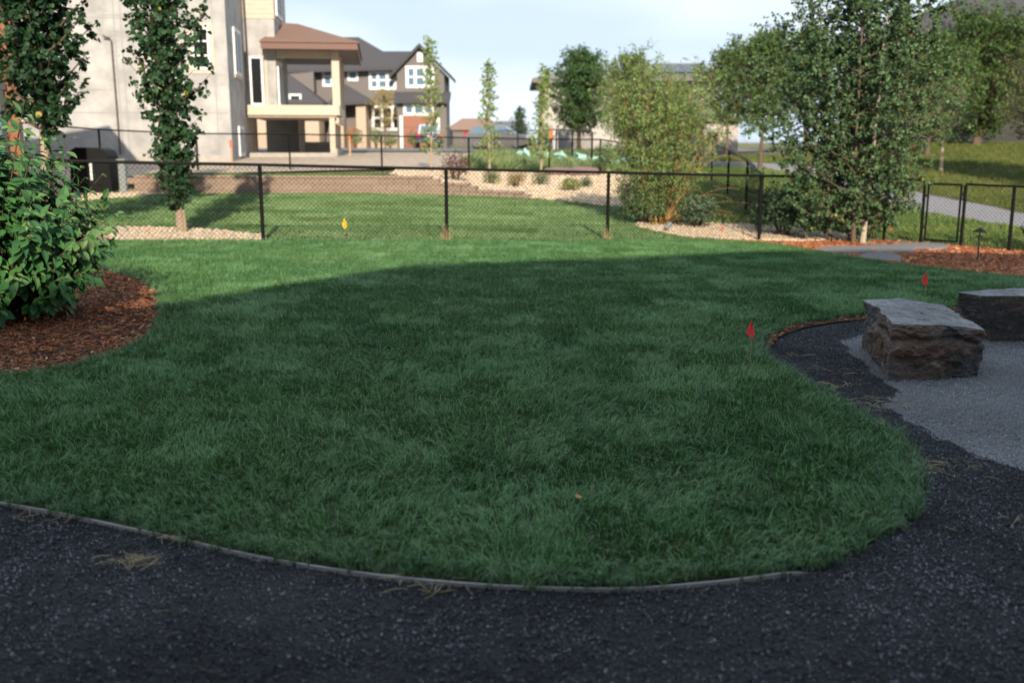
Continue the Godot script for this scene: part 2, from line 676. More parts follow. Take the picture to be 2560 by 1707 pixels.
# ------------------------------------------------------------------ building parts (local axes of parent; the face looks to +z)
func window_part(parent: Node3D, x0: float, y0: float, x1: float, y1: float, z: float, cols: int, rows: int, frame: Material, pane: Material, fw := 0.09, b := Basis(), o := Vector3.ZERO, called := "window") -> void:
	var f := Shape.new()
	var bar := fw * 0.6
	f.box(o + b * Vector3((x0 + x1) / 2, y0 + fw / 2, z + 0.03), Vector3(x1 - x0, fw, 0.1), b)
	f.box(o + b * Vector3((x0 + x1) / 2, y1 - fw / 2, z + 0.03), Vector3(x1 - x0, fw, 0.1), b)
	f.box(o + b * Vector3(x0 + fw / 2, (y0 + y1) / 2, z + 0.03), Vector3(fw, y1 - y0 - 2 * fw, 0.1), b)
	f.box(o + b * Vector3(x1 - fw / 2, (y0 + y1) / 2, z + 0.03), Vector3(fw, y1 - y0 - 2 * fw, 0.1), b)
	var w := obj(called, f.mesh(), frame, parent)
	for i in range(1, cols):
		var m := Shape.new()
		var x := lerpf(x0, x1, float(i) / cols)
		m.box(o + b * Vector3(x, (y0 + y1) / 2, z + 0.03), Vector3(bar * 1.6, y1 - y0 - 2 * fw, 0.085), b)
		obj("mullion", m.mesh(), frame, w)
	for i in range(1, rows):
		var m := Shape.new()
		var y := lerpf(y0, y1, float(i) / rows)
		m.box(o + b * Vector3((x0 + x1) / 2, y, z + 0.03), Vector3(x1 - x0 - 2 * fw, bar, 0.08), b)
		obj("transom", m.mesh(), frame, w)
	for i in cols:
		for j in rows:
			var p := Shape.new()
			var xa := lerpf(x0, x1, float(i) / cols) + fw * 0.5
			var xb := lerpf(x0, x1, float(i + 1) / cols) - fw * 0.5
			var ya := lerpf(y0, y1, float(j) / rows) + fw * 0.4
			var yb := lerpf(y0, y1, float(j + 1) / rows) - fw * 0.4
			p.box(o + b * Vector3((xa + xb) / 2, (ya + yb) / 2, z + 0.015), Vector3(xb - xa, yb - ya, 0.02), b)
			obj("pane", p.mesh(), pane, w)

func part(called: String, a: Vector3, b: Vector3, m: Material, parent: Node) -> MeshInstance3D:
	return obj(called, box_mesh(a, b), m, parent)

func roof_part(called: String, pts: Array, faces: Array, thick: float, m: Material, parent: Node) -> MeshInstance3D:
	var s := Shape.new()
	for f in faces:
		var q := []
		for i in f:
			q.append(pts[i])
		var nn: Vector3 = (q[1] - q[0]).cross(q[2] - q[0]).normalized()
		var lowq := []
		for p in q:
			lowq.append(p - Vector3.UP * thick)
		for i in range(1, q.size() - 1):
			s.tri(q[0], q[i], q[i + 1])
			s.tri(lowq[0], lowq[i + 1], lowq[i])
		for i in q.size():
			var e := (i + 1) % q.size()
			s.quad(lowq[i], lowq[e], q[e], q[i])
	return obj(called, s.mesh(), m, parent)

# ------------------------------------------------------------------ scene
func _ready() -> void:
	rng.seed = 4711
	fn.seed = 12
	fn.frequency = 0.01
	fn.noise_type = FastNoiseLite.TYPE_SIMPLEX_SMOOTH
	fn.fractal_octaves = 3
	camera_and_light()
	materials()
	land()
	lawns()
	gravel_and_mulch()
	rocks()
	fences()
	retaining_wall()
	houses()
	cars()
	vegetation()
	small_things()

func camera_and_light() -> void:
	var cam := Camera3D.new()
	cam.name = "camera"
	cam.position = Vector3(0, 1.5, 0)
	cam.rotation_degrees = Vector3(-11.215, 0, 0)
	var at := CameraAttributesPhysical.new()
	at.frustum_focal_length = 35.0
	at.frustum_focus_distance = 6.4
	at.frustum_near = 0.05
	at.frustum_far = 2000.0
	at.exposure_aperture = 1.9
	cam.attributes = at
	add_child(cam)
	cam.fov = 37.85
	cam.near = 0.05
	cam.far = 2000.0
	cam.current = true
	# a low sun behind the camera, a little to its right
	var sun := DirectionalLight3D.new()
	sun.name = "sun"
	add_child(sun)
	sun.look_at_from_position(Vector3.ZERO, Vector3(-0.125, -0.488, -1.0), Vector3.UP)
	sun.light_color = Color(1.0, 0.94, 0.85)
	sun.light_energy = 1.42
	sun.light_angular_distance = 0.6
	sun.shadow_enabled = true
	var env := Environment.new()
	env.background_mode = Environment.BG_SKY
	env.tonemap_mode = Environment.TONE_MAPPER_LINEAR
	env.tonemap_exposure = 1.7
	env.sdfgi_enabled = true
	env.ssao_enabled = true
	env.ssil_enabled = true
	var sm := ProceduralSkyMaterial.new()
	sm.sky_top_color = lin(0.28, 0.36, 0.45)
	sm.sky_horizon_color = lin(0.355, 0.425, 0.495)
	sm.sky_curve = 0.16
	sm.ground_horizon_color = lin(0.36, 0.38, 0.38)
	sm.ground_bottom_color = lin(0.12, 0.12, 0.11)
	sm.sun_angle_max = 12.0
	sm.sky_cover = clouds()
	sm.sky_cover_modulate = Color(1, 1, 1, 1)
	var sky := Sky.new()
	sky.sky_material = sm
	env.sky = sky
	env.background_energy_multiplier = 1.33
	var we := WorldEnvironment.new()
	we.name = "surroundings"
	we.environment = env
	add_child(we)

# thin high cloud, the same all round the sky
func clouds() -> ImageTexture:
	var w := 1024
	var h := 512
	var n := FastNoiseLite.new()
	n.seed = 5
	n.noise_type = FastNoiseLite.TYPE_SIMPLEX_SMOOTH
	n.frequency = 1.0
	n.fractal_octaves = 5
	var im := Image.create(w, h, false, Image.FORMAT_RGBAF)
	for j in h:
		var el := PI * (0.5 - (j + 0.5) / h)
		for i in w:
			var az := TAU * i / w
			var a := 0.0
			if el > -0.02:
				var d := Vector3(cos(el) * cos(az), sin(el) * 3.2, cos(el) * sin(az))
				var v := n.get_noise_3d(d.x * 2.1 + 3.0, d.y * 2.1, d.z * 2.1)
				a = clampf((v + 0.22) * 1.5, 0.0, 1.0)
			im.set_pixel(i, j, Color(0.12, 0.095, 0.075, a))
	return ImageTexture.create_from_image(im)

func materials() -> void:
	tmat("grass", 0.42, 0.36, Color(0.35, 0.35, 0.25))
	tmat("leaf", 0.58, 0.38, Color(0.35, 0.35, 0.25))
	tmat("stone", 0.85, 0.35)
	tmat("chip", 0.75, 0.4)
	tmat("pebble", 0.65, 0.45)
	tmat("rock_face", 0.7, 0.45)
	var rn := FastNoiseLite.new()
	rn.seed = 8
	rn.frequency = 0.03
	rn.fractal_octaves = 6
	rn.fractal_gain = 0.65
	var rt := NoiseTexture2D.new()
	rt.width = 512
	rt.height = 512
	rt.seamless = true
	rt.noise = rn
	M.rock_face.heightmap_enabled = true
	M.rock_face.heightmap_texture = rt
	M.rock_face.heightmap_scale = 1.6
	M.rock_face.uv1_triplanar = true
	M.rock_face.uv1_world_triplanar = true
	M.rock_face.uv1_scale = Vector3(2.2, 5.0, 2.2)
	nmat("soil", [[0.02, 0.018, 0.012], [0.05, 0.04, 0.025]], 0.02, 1.5, 0.95, 1.0, 2)
	nmat("turf", [[0.018, 0.03, 0.012], [0.035, 0.055, 0.02]], 0.03, 1.2, 0.95, 1.0, 3)
	nmat("field", [[0.07, 0.09, 0.03], [0.14, 0.13, 0.05], [0.2, 0.17, 0.09]], 0.012, 9.0, 0.95, 2.0, 4)
	nmat("mulch_soil", [[0.03, 0.013, 0.007], [0.1, 0.04, 0.02]], 0.03, 0.8, 0.95, 2.0, 5)
	nmat("bare_soil", [[0.33, 0.25, 0.185], [0.45, 0.355, 0.275], [0.52, 0.43, 0.345]], 0.02, 4.0, 0.95, 2.0, 6)
	nmat("bed_base", [[0.2, 0.15, 0.1], [0.36, 0.28, 0.19]], 0.05, 1.0, 0.9, 2.0, 7)
	nmat("asphalt_path", [[0.2, 0.19, 0.2], [0.27, 0.255, 0.265]], 0.05, 2.0, 0.9, 0.4, 8)
	nmat("road", [[0.16, 0.155, 0.155], [0.22, 0.21, 0.21]], 0.05, 3.0, 0.9, 0.3, 9)
	var gm := nmat("gravel", [[0.55, 0.55, 0.57], [1.0, 1.0, 1.0], [0.7, 0.7, 0.72]], 0.14, 0.3, 0.92, 1.2, 10)
	gm.vertex_color_use_as_albedo = true
	mat("black_vinyl", 0.007, 0.007, 0.0075, 0.5, 0.0, 0.22)
	mat("black_metal", 0.014, 0.013, 0.013, 0.38)
	mat("edging", 0.36, 0.34, 0.33, 0.5, 0.3)
	nmat("concrete_wall", [[0.27, 0.262, 0.255], [0.35, 0.34, 0.33], [0.42, 0.405, 0.39]], 0.008, 6.0, 0.9, 0.3, 11)
	nmat("foundation", [[0.34, 0.31, 0.28], [0.41, 0.38, 0.35]], 0.01, 3.0, 0.9, 0.3, 12)
	mat("joint", 0.26, 0.26, 0.26, 0.7)
	nmat("cream_wood", [[0.47, 0.395, 0.31], [0.52, 0.44, 0.355]], 0.01, 2.0, 0.75, 0.1, 13)
	mat("white_vinyl", 0.66, 0.66, 0.66, 0.45)
	nmat("brown_shingle", [[0.17, 0.10, 0.075], [0.25, 0.155, 0.115]], 0.08, 0.8, 0.9, 1.0, 14)
	mat("brown_fascia", 0.13, 0.065, 0.05, 0.6)
	nmat("charcoal_shingle", [[0.05, 0.047, 0.052], [0.085, 0.08, 0.087]], 0.08, 0.9, 0.9, 1.0, 15)
	mat("charcoal_trim", 0.018, 0.019, 0.022, 0.6)
	nmat("taupe_siding", [[0.135, 0.12, 0.117], [0.155, 0.138, 0.134]], 0.02, 2.0, 0.75, 0.1, 16)
	nmat("tan_stone", [[0.34, 0.24, 0.17], [0.48, 0.37, 0.28], [0.55, 0.45, 0.36]], 0.05, 1.4, 0.9, 2.0, 17)
	nmat("garage_wood", [[0.23, 0.09, 0.055], [0.3, 0.125, 0.08]], 0.02, 1.0, 0.6, 0.1, 18)
	mat("pale_stucco", 0.40, 0.37, 0.345, 0.85)
	mat("grey_roof", 0.16, 0.145, 0.14, 0.85)
	mat("far_brown_roof", 0.24, 0.15, 0.115, 0.9)
	mat("far_grey_roof", 0.12, 0.12, 0.13, 0.9)
	mat("solar", 0.03, 0.035, 0.05, 0.3)
	nmat("orange_siding", [[0.22, 0.085, 0.04], [0.27, 0.11, 0.055]], 0.02, 2.0, 0.8, 0.1, 19)
	mat("dark_wall", 0.03, 0.028, 0.028, 0.8)
	mat("house_wall", 0.42, 0.4, 0.38, 0.85)
	mat("glass_dark", 0.012, 0.013, 0.015, 0.12)
	mat("glass_blue", 0.10, 0.17, 0.24, 0.08)
	mat("red_plastic", 0.9, 0.02, 0.015, 0.6, 0.0, 0.2).backlight_enabled = true
	M.red_plastic.backlight = Color(0.4, 0.4, 0.4)
	M.red_plastic.specular_mode = BaseMaterial3D.SPECULAR_DISABLED
	mat("yellow_plastic", 0.8, 0.55, 0.01, 0.5).backlight_enabled = true
	M.yellow_plastic.backlight = Color(0.5, 0.5, 0.5)
	mat("orange_plastic", 0.75, 0.09, 0.02, 0.5)
	mat("orange_paint", 0.8, 0.16, 0.02, 0.6)
	mat("stake_wood", 0.5, 0.34, 0.2, 0.8)
	mat("wire", 0.45, 0.3, 0.18, 0.5, 0.3)
	mat("bronze", 0.10, 0.085, 0.08, 0.5, 0.4)
	mat("grey_plastic", 0.2, 0.22, 0.22, 0.6)
	mat("black_plastic", 0.006, 0.006, 0.0065, 0.6, 0.0, 0.3)
	mat("label_white", 0.7, 0.7, 0.7, 0.6)
	nmat("flagstone", [[0.14, 0.13, 0.128], [0.24, 0.225, 0.22]], 0.03, 0.9, 0.85, 0.8, 20)
	nmat("block", [[0.235, 0.17, 0.13], [0.285, 0.21, 0.16]], 0.06, 0.8, 0.9, 0.8, 21)
	nmat("block_light", [[0.26, 0.19, 0.145], [0.315, 0.235, 0.18]], 0.06, 0.8, 0.9, 0.8, 22)
	nmat("red_boulder", [[0.14, 0.09, 0.08], [0.25, 0.17, 0.15]], 0.04, 0.7, 0.9, 1.5, 23)
	mat("silt_fabric", 0.35, 0.6, 0.52, 0.7)
	nmat("aspen_bark", [[0.30, 0.225, 0.15], [0.4, 0.32, 0.23], [0.2, 0.145, 0.095]], 0.03, 0.5, 0.8, 0.6, 24)
	nmat("pale_bark", [[0.36, 0.31, 0.23], [0.44, 0.385, 0.3], [0.15, 0.125, 0.09]], 0.03, 0.6, 0.8, 0.6, 25)
	nmat("brown_bark", [[0.09, 0.065, 0.045], [0.16, 0.12, 0.085]], 0.04, 0.4, 0.9, 1.0, 26)
	mat("willow_twig", 0.42, 0.22, 0.07, 0.6)
	mat("dry_stalk", 0.42, 0.3, 0.16, 0.8)
	mat("car_grey", 0.20, 0.19, 0.19, 0.3, 0.5).clearcoat_enabled = true
	mat("car_blue", 0.02, 0.035, 0.09, 0.3, 0.3).clearcoat_enabled = true
	mat("tyre", 0.015, 0.015, 0.015, 0.85)
	mat("rim", 0.4, 0.4, 0.41, 0.3, 0.8)
	mat("tail_lamp", 0.5, 0.015, 0.012, 0.25)
	mat("head_lamp", 0.75, 0.75, 0.75, 0.1)

# ------------------------------------------------------------------ ground
var lawn_poly: PackedVector2Array
var next_lawn: PackedVector2Array
var mulch_left: PackedVector2Array
var mulch_right: PackedVector2Array
var light_gravel: PackedVector2Array

func ground_mesh() -> ArrayMesh:
	var xs := []
	var zs := []
	var x := -300.0
	while x < 300.0:
		xs.append(x)
		x += 0.5 if absf(x) < 14.0 else (2.0 if absf(x) < 40.0 else 20.0)
		if absf(x) < 14.6 and absf(x) > 13.4 and x < 0:
			x = -14.0
	xs.append(300.0)
	var z := 60.0
	while z > -700.0:
		zs.append(z)
		z -= 4.0 if z > 4.0 else (0.5 if z > -36.0 else (2.0 if z > -90.0 else 40.0))
	var s := Shape.new()
	for i in xs.size() - 1:
		for j in zs.size() - 1:
			var a := P(xs[i], zs[j], -0.06)
			var b := P(xs[i + 1], zs[j], -0.06)
			var c := P(xs[i + 1], zs[j + 1], -0.06)
			var d := P(xs[i], zs[j + 1], -0.06)
			s.quad(a, b, c, d)
	return s.mesh()

func land() -> void:
	structure("ground", ground_mesh(), M.field, "rough grassy ground running out behind the gardens")
	lawn_poly = poly([[-5.6, -5.0], [-3.4, -4.45], [-2.19, -4.05], [-1.39, -3.7], [-0.86, -3.45], [-0.4, -3.3], [0.03, -3.23], [0.44, -3.22], [0.88, -3.31], [1.18, -3.43], [1.42, -3.64], [1.65, -3.92], [1.87, -4.3], [1.97, -4.66], [1.99, -5.02], [1.96, -5.41], [1.9, -5.96], [1.83, -6.51], [1.82, -7.02], [1.88, -7.39], [2.04, -7.79], [2.35, -8.23], [2.71, -8.52], [3.09, -8.73], [4.05, -9.17], [5.22, -10.05], [6.3, -11.4], [6.52, -12.59], [6.26, -13.45], [5.91, -14.35], [5.58, -15.37], [5.13, -16.54], [4.48, -17.85], [3.45, -18.2], [2.7, -17.82], [1.67, -17.46], [-1.08, -16.55], [-3.9, -15.62], [-6.0, -14.95], [-7.6, -14.4], [-7.2, -13.1], [-5.68, -12.7], [-4.85, -11.83], [-4.21, -11.12], [-3.68, -10.19], [-3.23, -9.05], [-2.96, -8.14], [-2.84, -7.46], [-2.89, -7.02], [-3.0, -6.63], [-3.19, -6.45], [-3.45, -6.3], [-5.6, -6.1]])
	next_lawn = poly([[-9.92, -17.2], [-9.92, -23.95], [-9.57, -25.31], [-9.13, -26.6], [-7.27, -26.85], [-4.04, -26.68], [-1.9, -26.4], [0.0, -25.83], [1.19, -24.98], [2.62, -23.48], [3.09, -21.48], [2.75, -20.3], [2.45, -19.9], [2.8, -19.1], [3.3, -18.25], [2.7, -17.86], [1.67, -17.5], [-1.08, -16.59], [-3.85, -15.68], [-4.1, -16.4], [-4.88, -16.95], [-6.0, -17.1], [-6.96, -17.0], [-8.2, -17.0]])
	mulch_left = poly([[-5.6, -6.0], [-3.45, -6.26], [-3.19, -6.41], [-3.0, -6.59], [-2.87, -7.0], [-2.82, -7.46], [-2.94, -8.14], [-3.21, -9.05], [-3.66, -10.19], [-4.19, -11.12], [-4.83, -11.85], [-5.66, -12.72], [-7.2, -13.12], [-8.5, -13.0], [-8.5, -6.0]])
	mulch_right = poly([[3.2, -18.3], [4.48, -17.82], [5.13, -16.52], [5.58, -15.35], [5.91, -14.33], [6.26, -13.43], [6.52, -12.57], [6.3, -11.38], [5.22, -10.03], [6.2, -10.2], [9.5, -12.0], [10.6, -15.5], [9.1, -17.9], [8.4, -18.5], [7.9, -19.0], [7.3, -19.2], [6.29, -19.05], [5.31, -18.45], [4.2, -18.4]])
	structure("lawn", sheet(lawn_poly, 0.5, 0.0), M.turf, "soil under the cut lawn of the near garden")
	structure("lawn", sheet(next_lawn, 0.5, 0.0), M.turf, "soil under the striped lawn behind the fence")
	# gravel sheet in front of and beside the lawn, its tone by damp and dry patches
	light_gravel = curve([[2.5, -7.3], [2.42, -6.5], [2.34, -6.0], [2.31, -5.78], [2.22, -5.55], [2.2, -5.3], [2.24, -5.05], [2.32, -4.75], [2.45, -4.35], [2.6, -3.6], [6.0, -3.0], [8.0, -6.0], [6.5, -9.0], [4.4, -8.8], [3.2, -8.1], [2.75, -7.8]], 5)
	var s := Shape.new()
	var step := 0.07
	var outline := poly([[-6.0, -0.4], [8.0, -0.4], [8.0, -9.0], [6.0, -10.1], [5.22, -10.05], [4.05, -9.19], [3.09, -8.75], [2.0, -8.6], [-1.0, -6.0], [-6.0, -6.0]])
	var gx := -5.0
	while gx < 7.0:
		var gz := -0.5
		while gz > -10.0:
			var cx := gx + step * 0.5
			var cz := gz - step * 0.5
			if inside(outline, cx, cz) and not (inside(lawn_poly, cx, cz) and edge_distance(lawn_poly, cx, cz) > 0.12):
				var q := [Vector2(gx, gz), Vector2(gx + step, gz), Vector2(gx + step, gz - step), Vector2(gx, gz - step)]
				var v := []
				for e in q:
					v.append(Vector3(e.x, -0.012 + 0.006 * nz(e.x, e.y, 120.0), e.y))
				s.col = gravel_tone(cx, cz)
				s.quad(v[0], v[1], v[2], v[3])
			gz -= step
		gx += step
	structure("gravel_path", s.mesh(), M.gravel, "dark and pale crushed gravel round the lawn")
	structure("mulch_bed", sheet(mulch_left, 0.4, 0.004), M.mulch_soil, "bark mulch bed under the big leafy bush")
	structure("mulch_bed", sheet(mulch_right, 0.4, 0.004), M.mulch_soil, "bark mulch bed in front of the gate")
	# strip of mulch between lawn and gravel beside the seat stones
	var strip := poly([[1.86, -7.2], [2.04, -7.77], [2.35, -8.21], [2.71, -8.5], [3.09, -8.71], [4.05, -9.15], [5.22, -10.0], [5.26, -9.88], [4.1, -9.03], [3.12, -8.58], [2.74, -8.4], [2.4, -8.12], [2.1, -7.72], [1.91, -7.25]])
	structure("mulch_bed", sheet(strip, 0.3, 0.003), M.mulch_soil, "narrow bark strip between lawn and gravel by the seat stones")
	# footpath behind the gate, winding away
	var side_a := curve([[13.5, -21.0], [11.6, -22.2], [10.9, -24.2], [10.4, -26.9], [9.9, -30.5], [9.0, -35.0], [7.6, -38.0], [4.0, -40.5], [-1.0, -41.5]], 6, false)
	var side_b := curve([[0.0, -43.6], [5.0, -43.0], [8.6, -41.5], [10.4, -38.5], [11.5, -33.0], [12.1, -29.2], [12.8, -26.9], [13.1, -25.0], [15.0, -23.5]], 6, false)
	var pp := PackedVector2Array(side_a)
	pp.append_array(side_b)
	structure("footpath", sheet(pp, 0.6, 0.006), M.asphalt_path, "grey footpath winding away behind the gate")
	# bare soil and road behind the back fence
	structure("bare_ground", sheet(poly([[-14, -27.4], [-10.4, -27.4], [-8, -30], [-2.5, -35.5], [-0.5, -36], [2, -40], [4, -58], [-30, -60], [-30, -36]]), 1.0, 0.01), M.bare_soil, "bare pinkish soil round the unfinished house")
	structure("road", sheet(poly([[-40, -66], [12, -60], [20, -63], [20, -72], [0, -76], [-40, -78]]), 2.0, 0.02), M.road, "grey road with parked cars in front of the far houses")
	var bed := poly([[-3.4, -28.2], [-1.9, -26.75], [-0.6, -26.3], [0.05, -26.0], [1.22, -25.05], [2.65, -23.5], [3.3, -24.0], [4.0, -27.0], [3.9, -31.0], [3.2, -33.0], [-1.0, -33.3], [-3.6, -31.5]])
	structure("rock_bed", sheet(bed, 0.5, 0.0), M.bed_base, "pale stone bed sloping up behind the striped lawn")
	bed_poly = bed
	var lb := poly([[-8.2, -16.95], [-6.96, -16.95], [-6.0, -17.05], [-4.88, -16.9], [-4.1, -16.35], [-3.87, -15.72], [-6.0, -15.0], [-7.6, -14.45], [-9.0, -14.2], [-9.5, -16.8]])
	structure("rock_bed", sheet(lb, 0.5, 0.004), M.bed_base, "pale stone bed round the columnar tree at the fence")
	left_rocks = lb
	var rb := poly([[2.42, -20.0], [2.78, -19.15], [3.3, -18.35], [4.2, -18.45], [5.31, -18.5], [6.29, -19.1], [6.9, -19.6], [6.6, -20.3], [5.88, -20.5], [4.74, -20.8], [3.42, -20.5], [2.6, -20.4]])
	structure("rock_bed", sheet(rb, 0.5, 0.004), M.bed_base, "pale stone bed under the willow at the fence")
	right_rocks = rb
	structure("gravel_yard", sheet(poly([[-16, -22.5], [-9.95, -23.9], [-9.6, -25.3], [-9.15, -26.6], [-10.2, -26.95], [-10.4, -27.4], [-16, -27.4]]), 0.5, 0.004), M.flagstone, "grey stony strip beside the block wall")

var bed_poly: PackedVector2Array
var left_rocks: PackedVector2Array
var right_rocks: PackedVector2Array

func gravel_tone(x: float, z: float) -> Color:
	var t := 0.0
	var jig := 0.10 * nz(x, z, 90.0) + 0.05 * nz(x + 50, z, 300.0)
	if inside(light_gravel, x + jig, z + jig):
		t = 0.85 + 0.25 * nz(x, z, 60.0)
	else:
		t = clampf(0.10 + 0.07 * nz(x + 9, z + 4, 90.0) + 0.05 * nz(x, z, 600.0), 0.0, 0.4)
	t = clampf(t, 0, 1)
	return Color(lerpf(0.015, 0.29, t), lerpf(0.016, 0.288, t), lerpf(0.020, 0.30, t))

func lawns() -> void:
	var g := thing("lawn_grass", "thick green lawn grass of the near garden", "grass", Vector3.ZERO, 0.0, "", "stuff")
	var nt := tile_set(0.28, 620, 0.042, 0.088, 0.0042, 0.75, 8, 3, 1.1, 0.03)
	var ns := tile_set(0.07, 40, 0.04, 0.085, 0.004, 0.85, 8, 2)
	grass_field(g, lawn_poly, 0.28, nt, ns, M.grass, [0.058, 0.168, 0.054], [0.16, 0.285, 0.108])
	# fine tufts along the rim
	var rim_tiles := []
	for i in 3:
		rim_tiles.append(grass_tile(0.09, 60, 0.03, 0.085, 0.003, 0.9, 0.0, PI))
	var xf := [[], [], []]
	var cols := [[], [], []]
	for i in lawn_poly.size():
		var a := lawn_poly[i]
		var b := lawn_poly[(i + 1) % lawn_poly.size()]
		var n := int(a.distance_to(b) / 0.04)
		var out := (b - a).orthogonal().normalized()
		for k in n:
			var q := a.lerp(b, (k + rng.randf()) / n) + out * rf(-0.03, 0.05)
			if not inside(lawn_poly, q.x, q.y) and edge_distance(lawn_poly, q.x, q.y) > 0.012:
				continue
			var v := rng.randi() % 3
			xf[v].append(Transform3D(Basis(Vector3.UP, rf(0, TAU)).scaled(Vector3.ONE * rf(0.7, 1.15)), P(q.x, q.y)))
			cols[v].append(tint([0.052, 0.135, 0.055], [0.15, 0.24, 0.11], rng.randf()))
	for v in 3:
		copies("rim_tuft", rim_tiles[v], M.grass, xf[v], cols[v], g)
	var g2 := thing("lawn_grass", "short striped lawn grass behind the chain-link fence", "grass", Vector3.ZERO, 0.0, "", "stuff")
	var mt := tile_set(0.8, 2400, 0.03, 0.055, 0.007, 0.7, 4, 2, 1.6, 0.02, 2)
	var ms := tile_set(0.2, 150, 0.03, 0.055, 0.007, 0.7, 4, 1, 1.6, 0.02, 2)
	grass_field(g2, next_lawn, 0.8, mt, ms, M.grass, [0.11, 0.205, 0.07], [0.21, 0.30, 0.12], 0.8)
	var ft := tile_set(1.2, 1500, 0.05, 0.12, 0.014, 0.6, 3, 1, 3.0, 0.03, 2)
	var fs := tile_set(0.3, 95, 0.05, 0.12, 0.014, 0.6, 2, 1, 3.0, 0.03, 2)
	var g3 := thing("meadow_grass", "yellowish grass on the slope beyond the gate", "grass", Vector3.ZERO, 0.0, "", "stuff")
	grass_field(g3, poly([[5.3, -20.9], [7.0, -19.9], [8.4, -18.9], [9.2, -18.2], [13.5, -18.5], [13.4, -20.9], [11.5, -22.1], [10.8, -24.2], [10.3, -26.9], [9.8, -30.5], [8.9, -35.0], [6.3, -38.0], [6.1, -30.0], [5.6, -25.0]]), 1.2, ft, fs, M.grass, [0.08, 0.16, 0.035], [0.2, 0.24, 0.06])
	grass_field(g3, poly([[13.3, -25.0], [15.2, -23.5], [22.0, -24.0], [30.0, -46.0], [16.0, -47.0], [9.0, -46.0], [8.7, -41.7], [10.6, -38.5], [11.7, -33.0], [12.3, -29.2]]), 1.2, ft, fs, M.grass, [0.075, 0.12, 0.026], [0.19, 0.19, 0.045])
	grass_field(g3, poly([[3.0, -20.6], [5.0, -20.4], [5.4, -22.8], [5.7, -26.2], [6.0, -29.8], [6.2, -33.2], [3.9, -33.2], [4.0, -27.0], [3.3, -24.0], [2.7, -23.4], [3.1, -21.5]]), 1.2, ft, fs, M.grass, [0.09, 0.16, 0.035], [0.2, 0.23, 0.06])
	# weedy ground behind the back fence
	var wt := tile_set(0.8, 260, 0.1, 0.36, 0.022, 0.8, 3, 1, 3.0, 0.05, 2)
	var wsm := tile_set(0.2, 20, 0.08, 0.3, 0.02, 0.8, 2, 1, 3.0, 0.05, 2)
	var g4 := thing("weeds", "rough green weeds growing behind the back fence", "weeds", Vector3.ZERO, 0.0, "", "stuff")
	grass_field(g4, poly([[-1.3, -34.0], [3.6, -33.6], [5.8, -33.0], [6.0, -38.0], [7.0, -44.0], [9.0, -58.0], [-1.5, -52.0], [-2.0, -40.0]]), 0.8, wt, wsm, M.grass, [0.10, 0.18, 0.06], [0.26, 0.29, 0.12])
	var strip := thing("weeds", "thin line of grass along the top of the block wall", "weeds", Vector3.ZERO, 0.0, "", "stuff")
	grass_field(strip, poly([[-10.3, -27.5], [-3.6, -27.15], [-3.4, -28.3], [-10.3, -29.2]]), 0.8, mt, ms, M.grass, [0.08, 0.17, 0.04], [0.18, 0.24, 0.07])

func scatter(called: String, label: String, cat: String, area: PackedVector2Array, count: int, meshes: Array, m: Material, fun: Callable) -> void:
	var g := thing(called, label, cat, Vector3.ZERO, 0.0, "", "stuff")
	var lo := area[0]
	var hi := area[0]
	for q in area:
		lo = lo.min(q)
		hi = hi.max(q)
	var xf := []
	var cols := []
	for k in meshes:
		xf.append([])
		cols.append([])
	var made := 0
	var tries := 0
	while made < count and tries < count * 12:
		tries += 1
		var x := rf(lo.x, hi.x)
		var z := rf(lo.y, hi.y)
		if not inside(area, x, z):
			continue
		var r = fun.call(x, z)
		if r == null:
			continue
		var k := rng.randi() % meshes.size()
		xf[k].append(r[0])
		cols[k].append(r[1])
		made += 1
	for k in meshes.size():
		copies("piece", meshes[k], m, xf[k], cols[k], g)

func rot_any() -> Basis:
	return Basis(rdir(), rf(0, TAU))

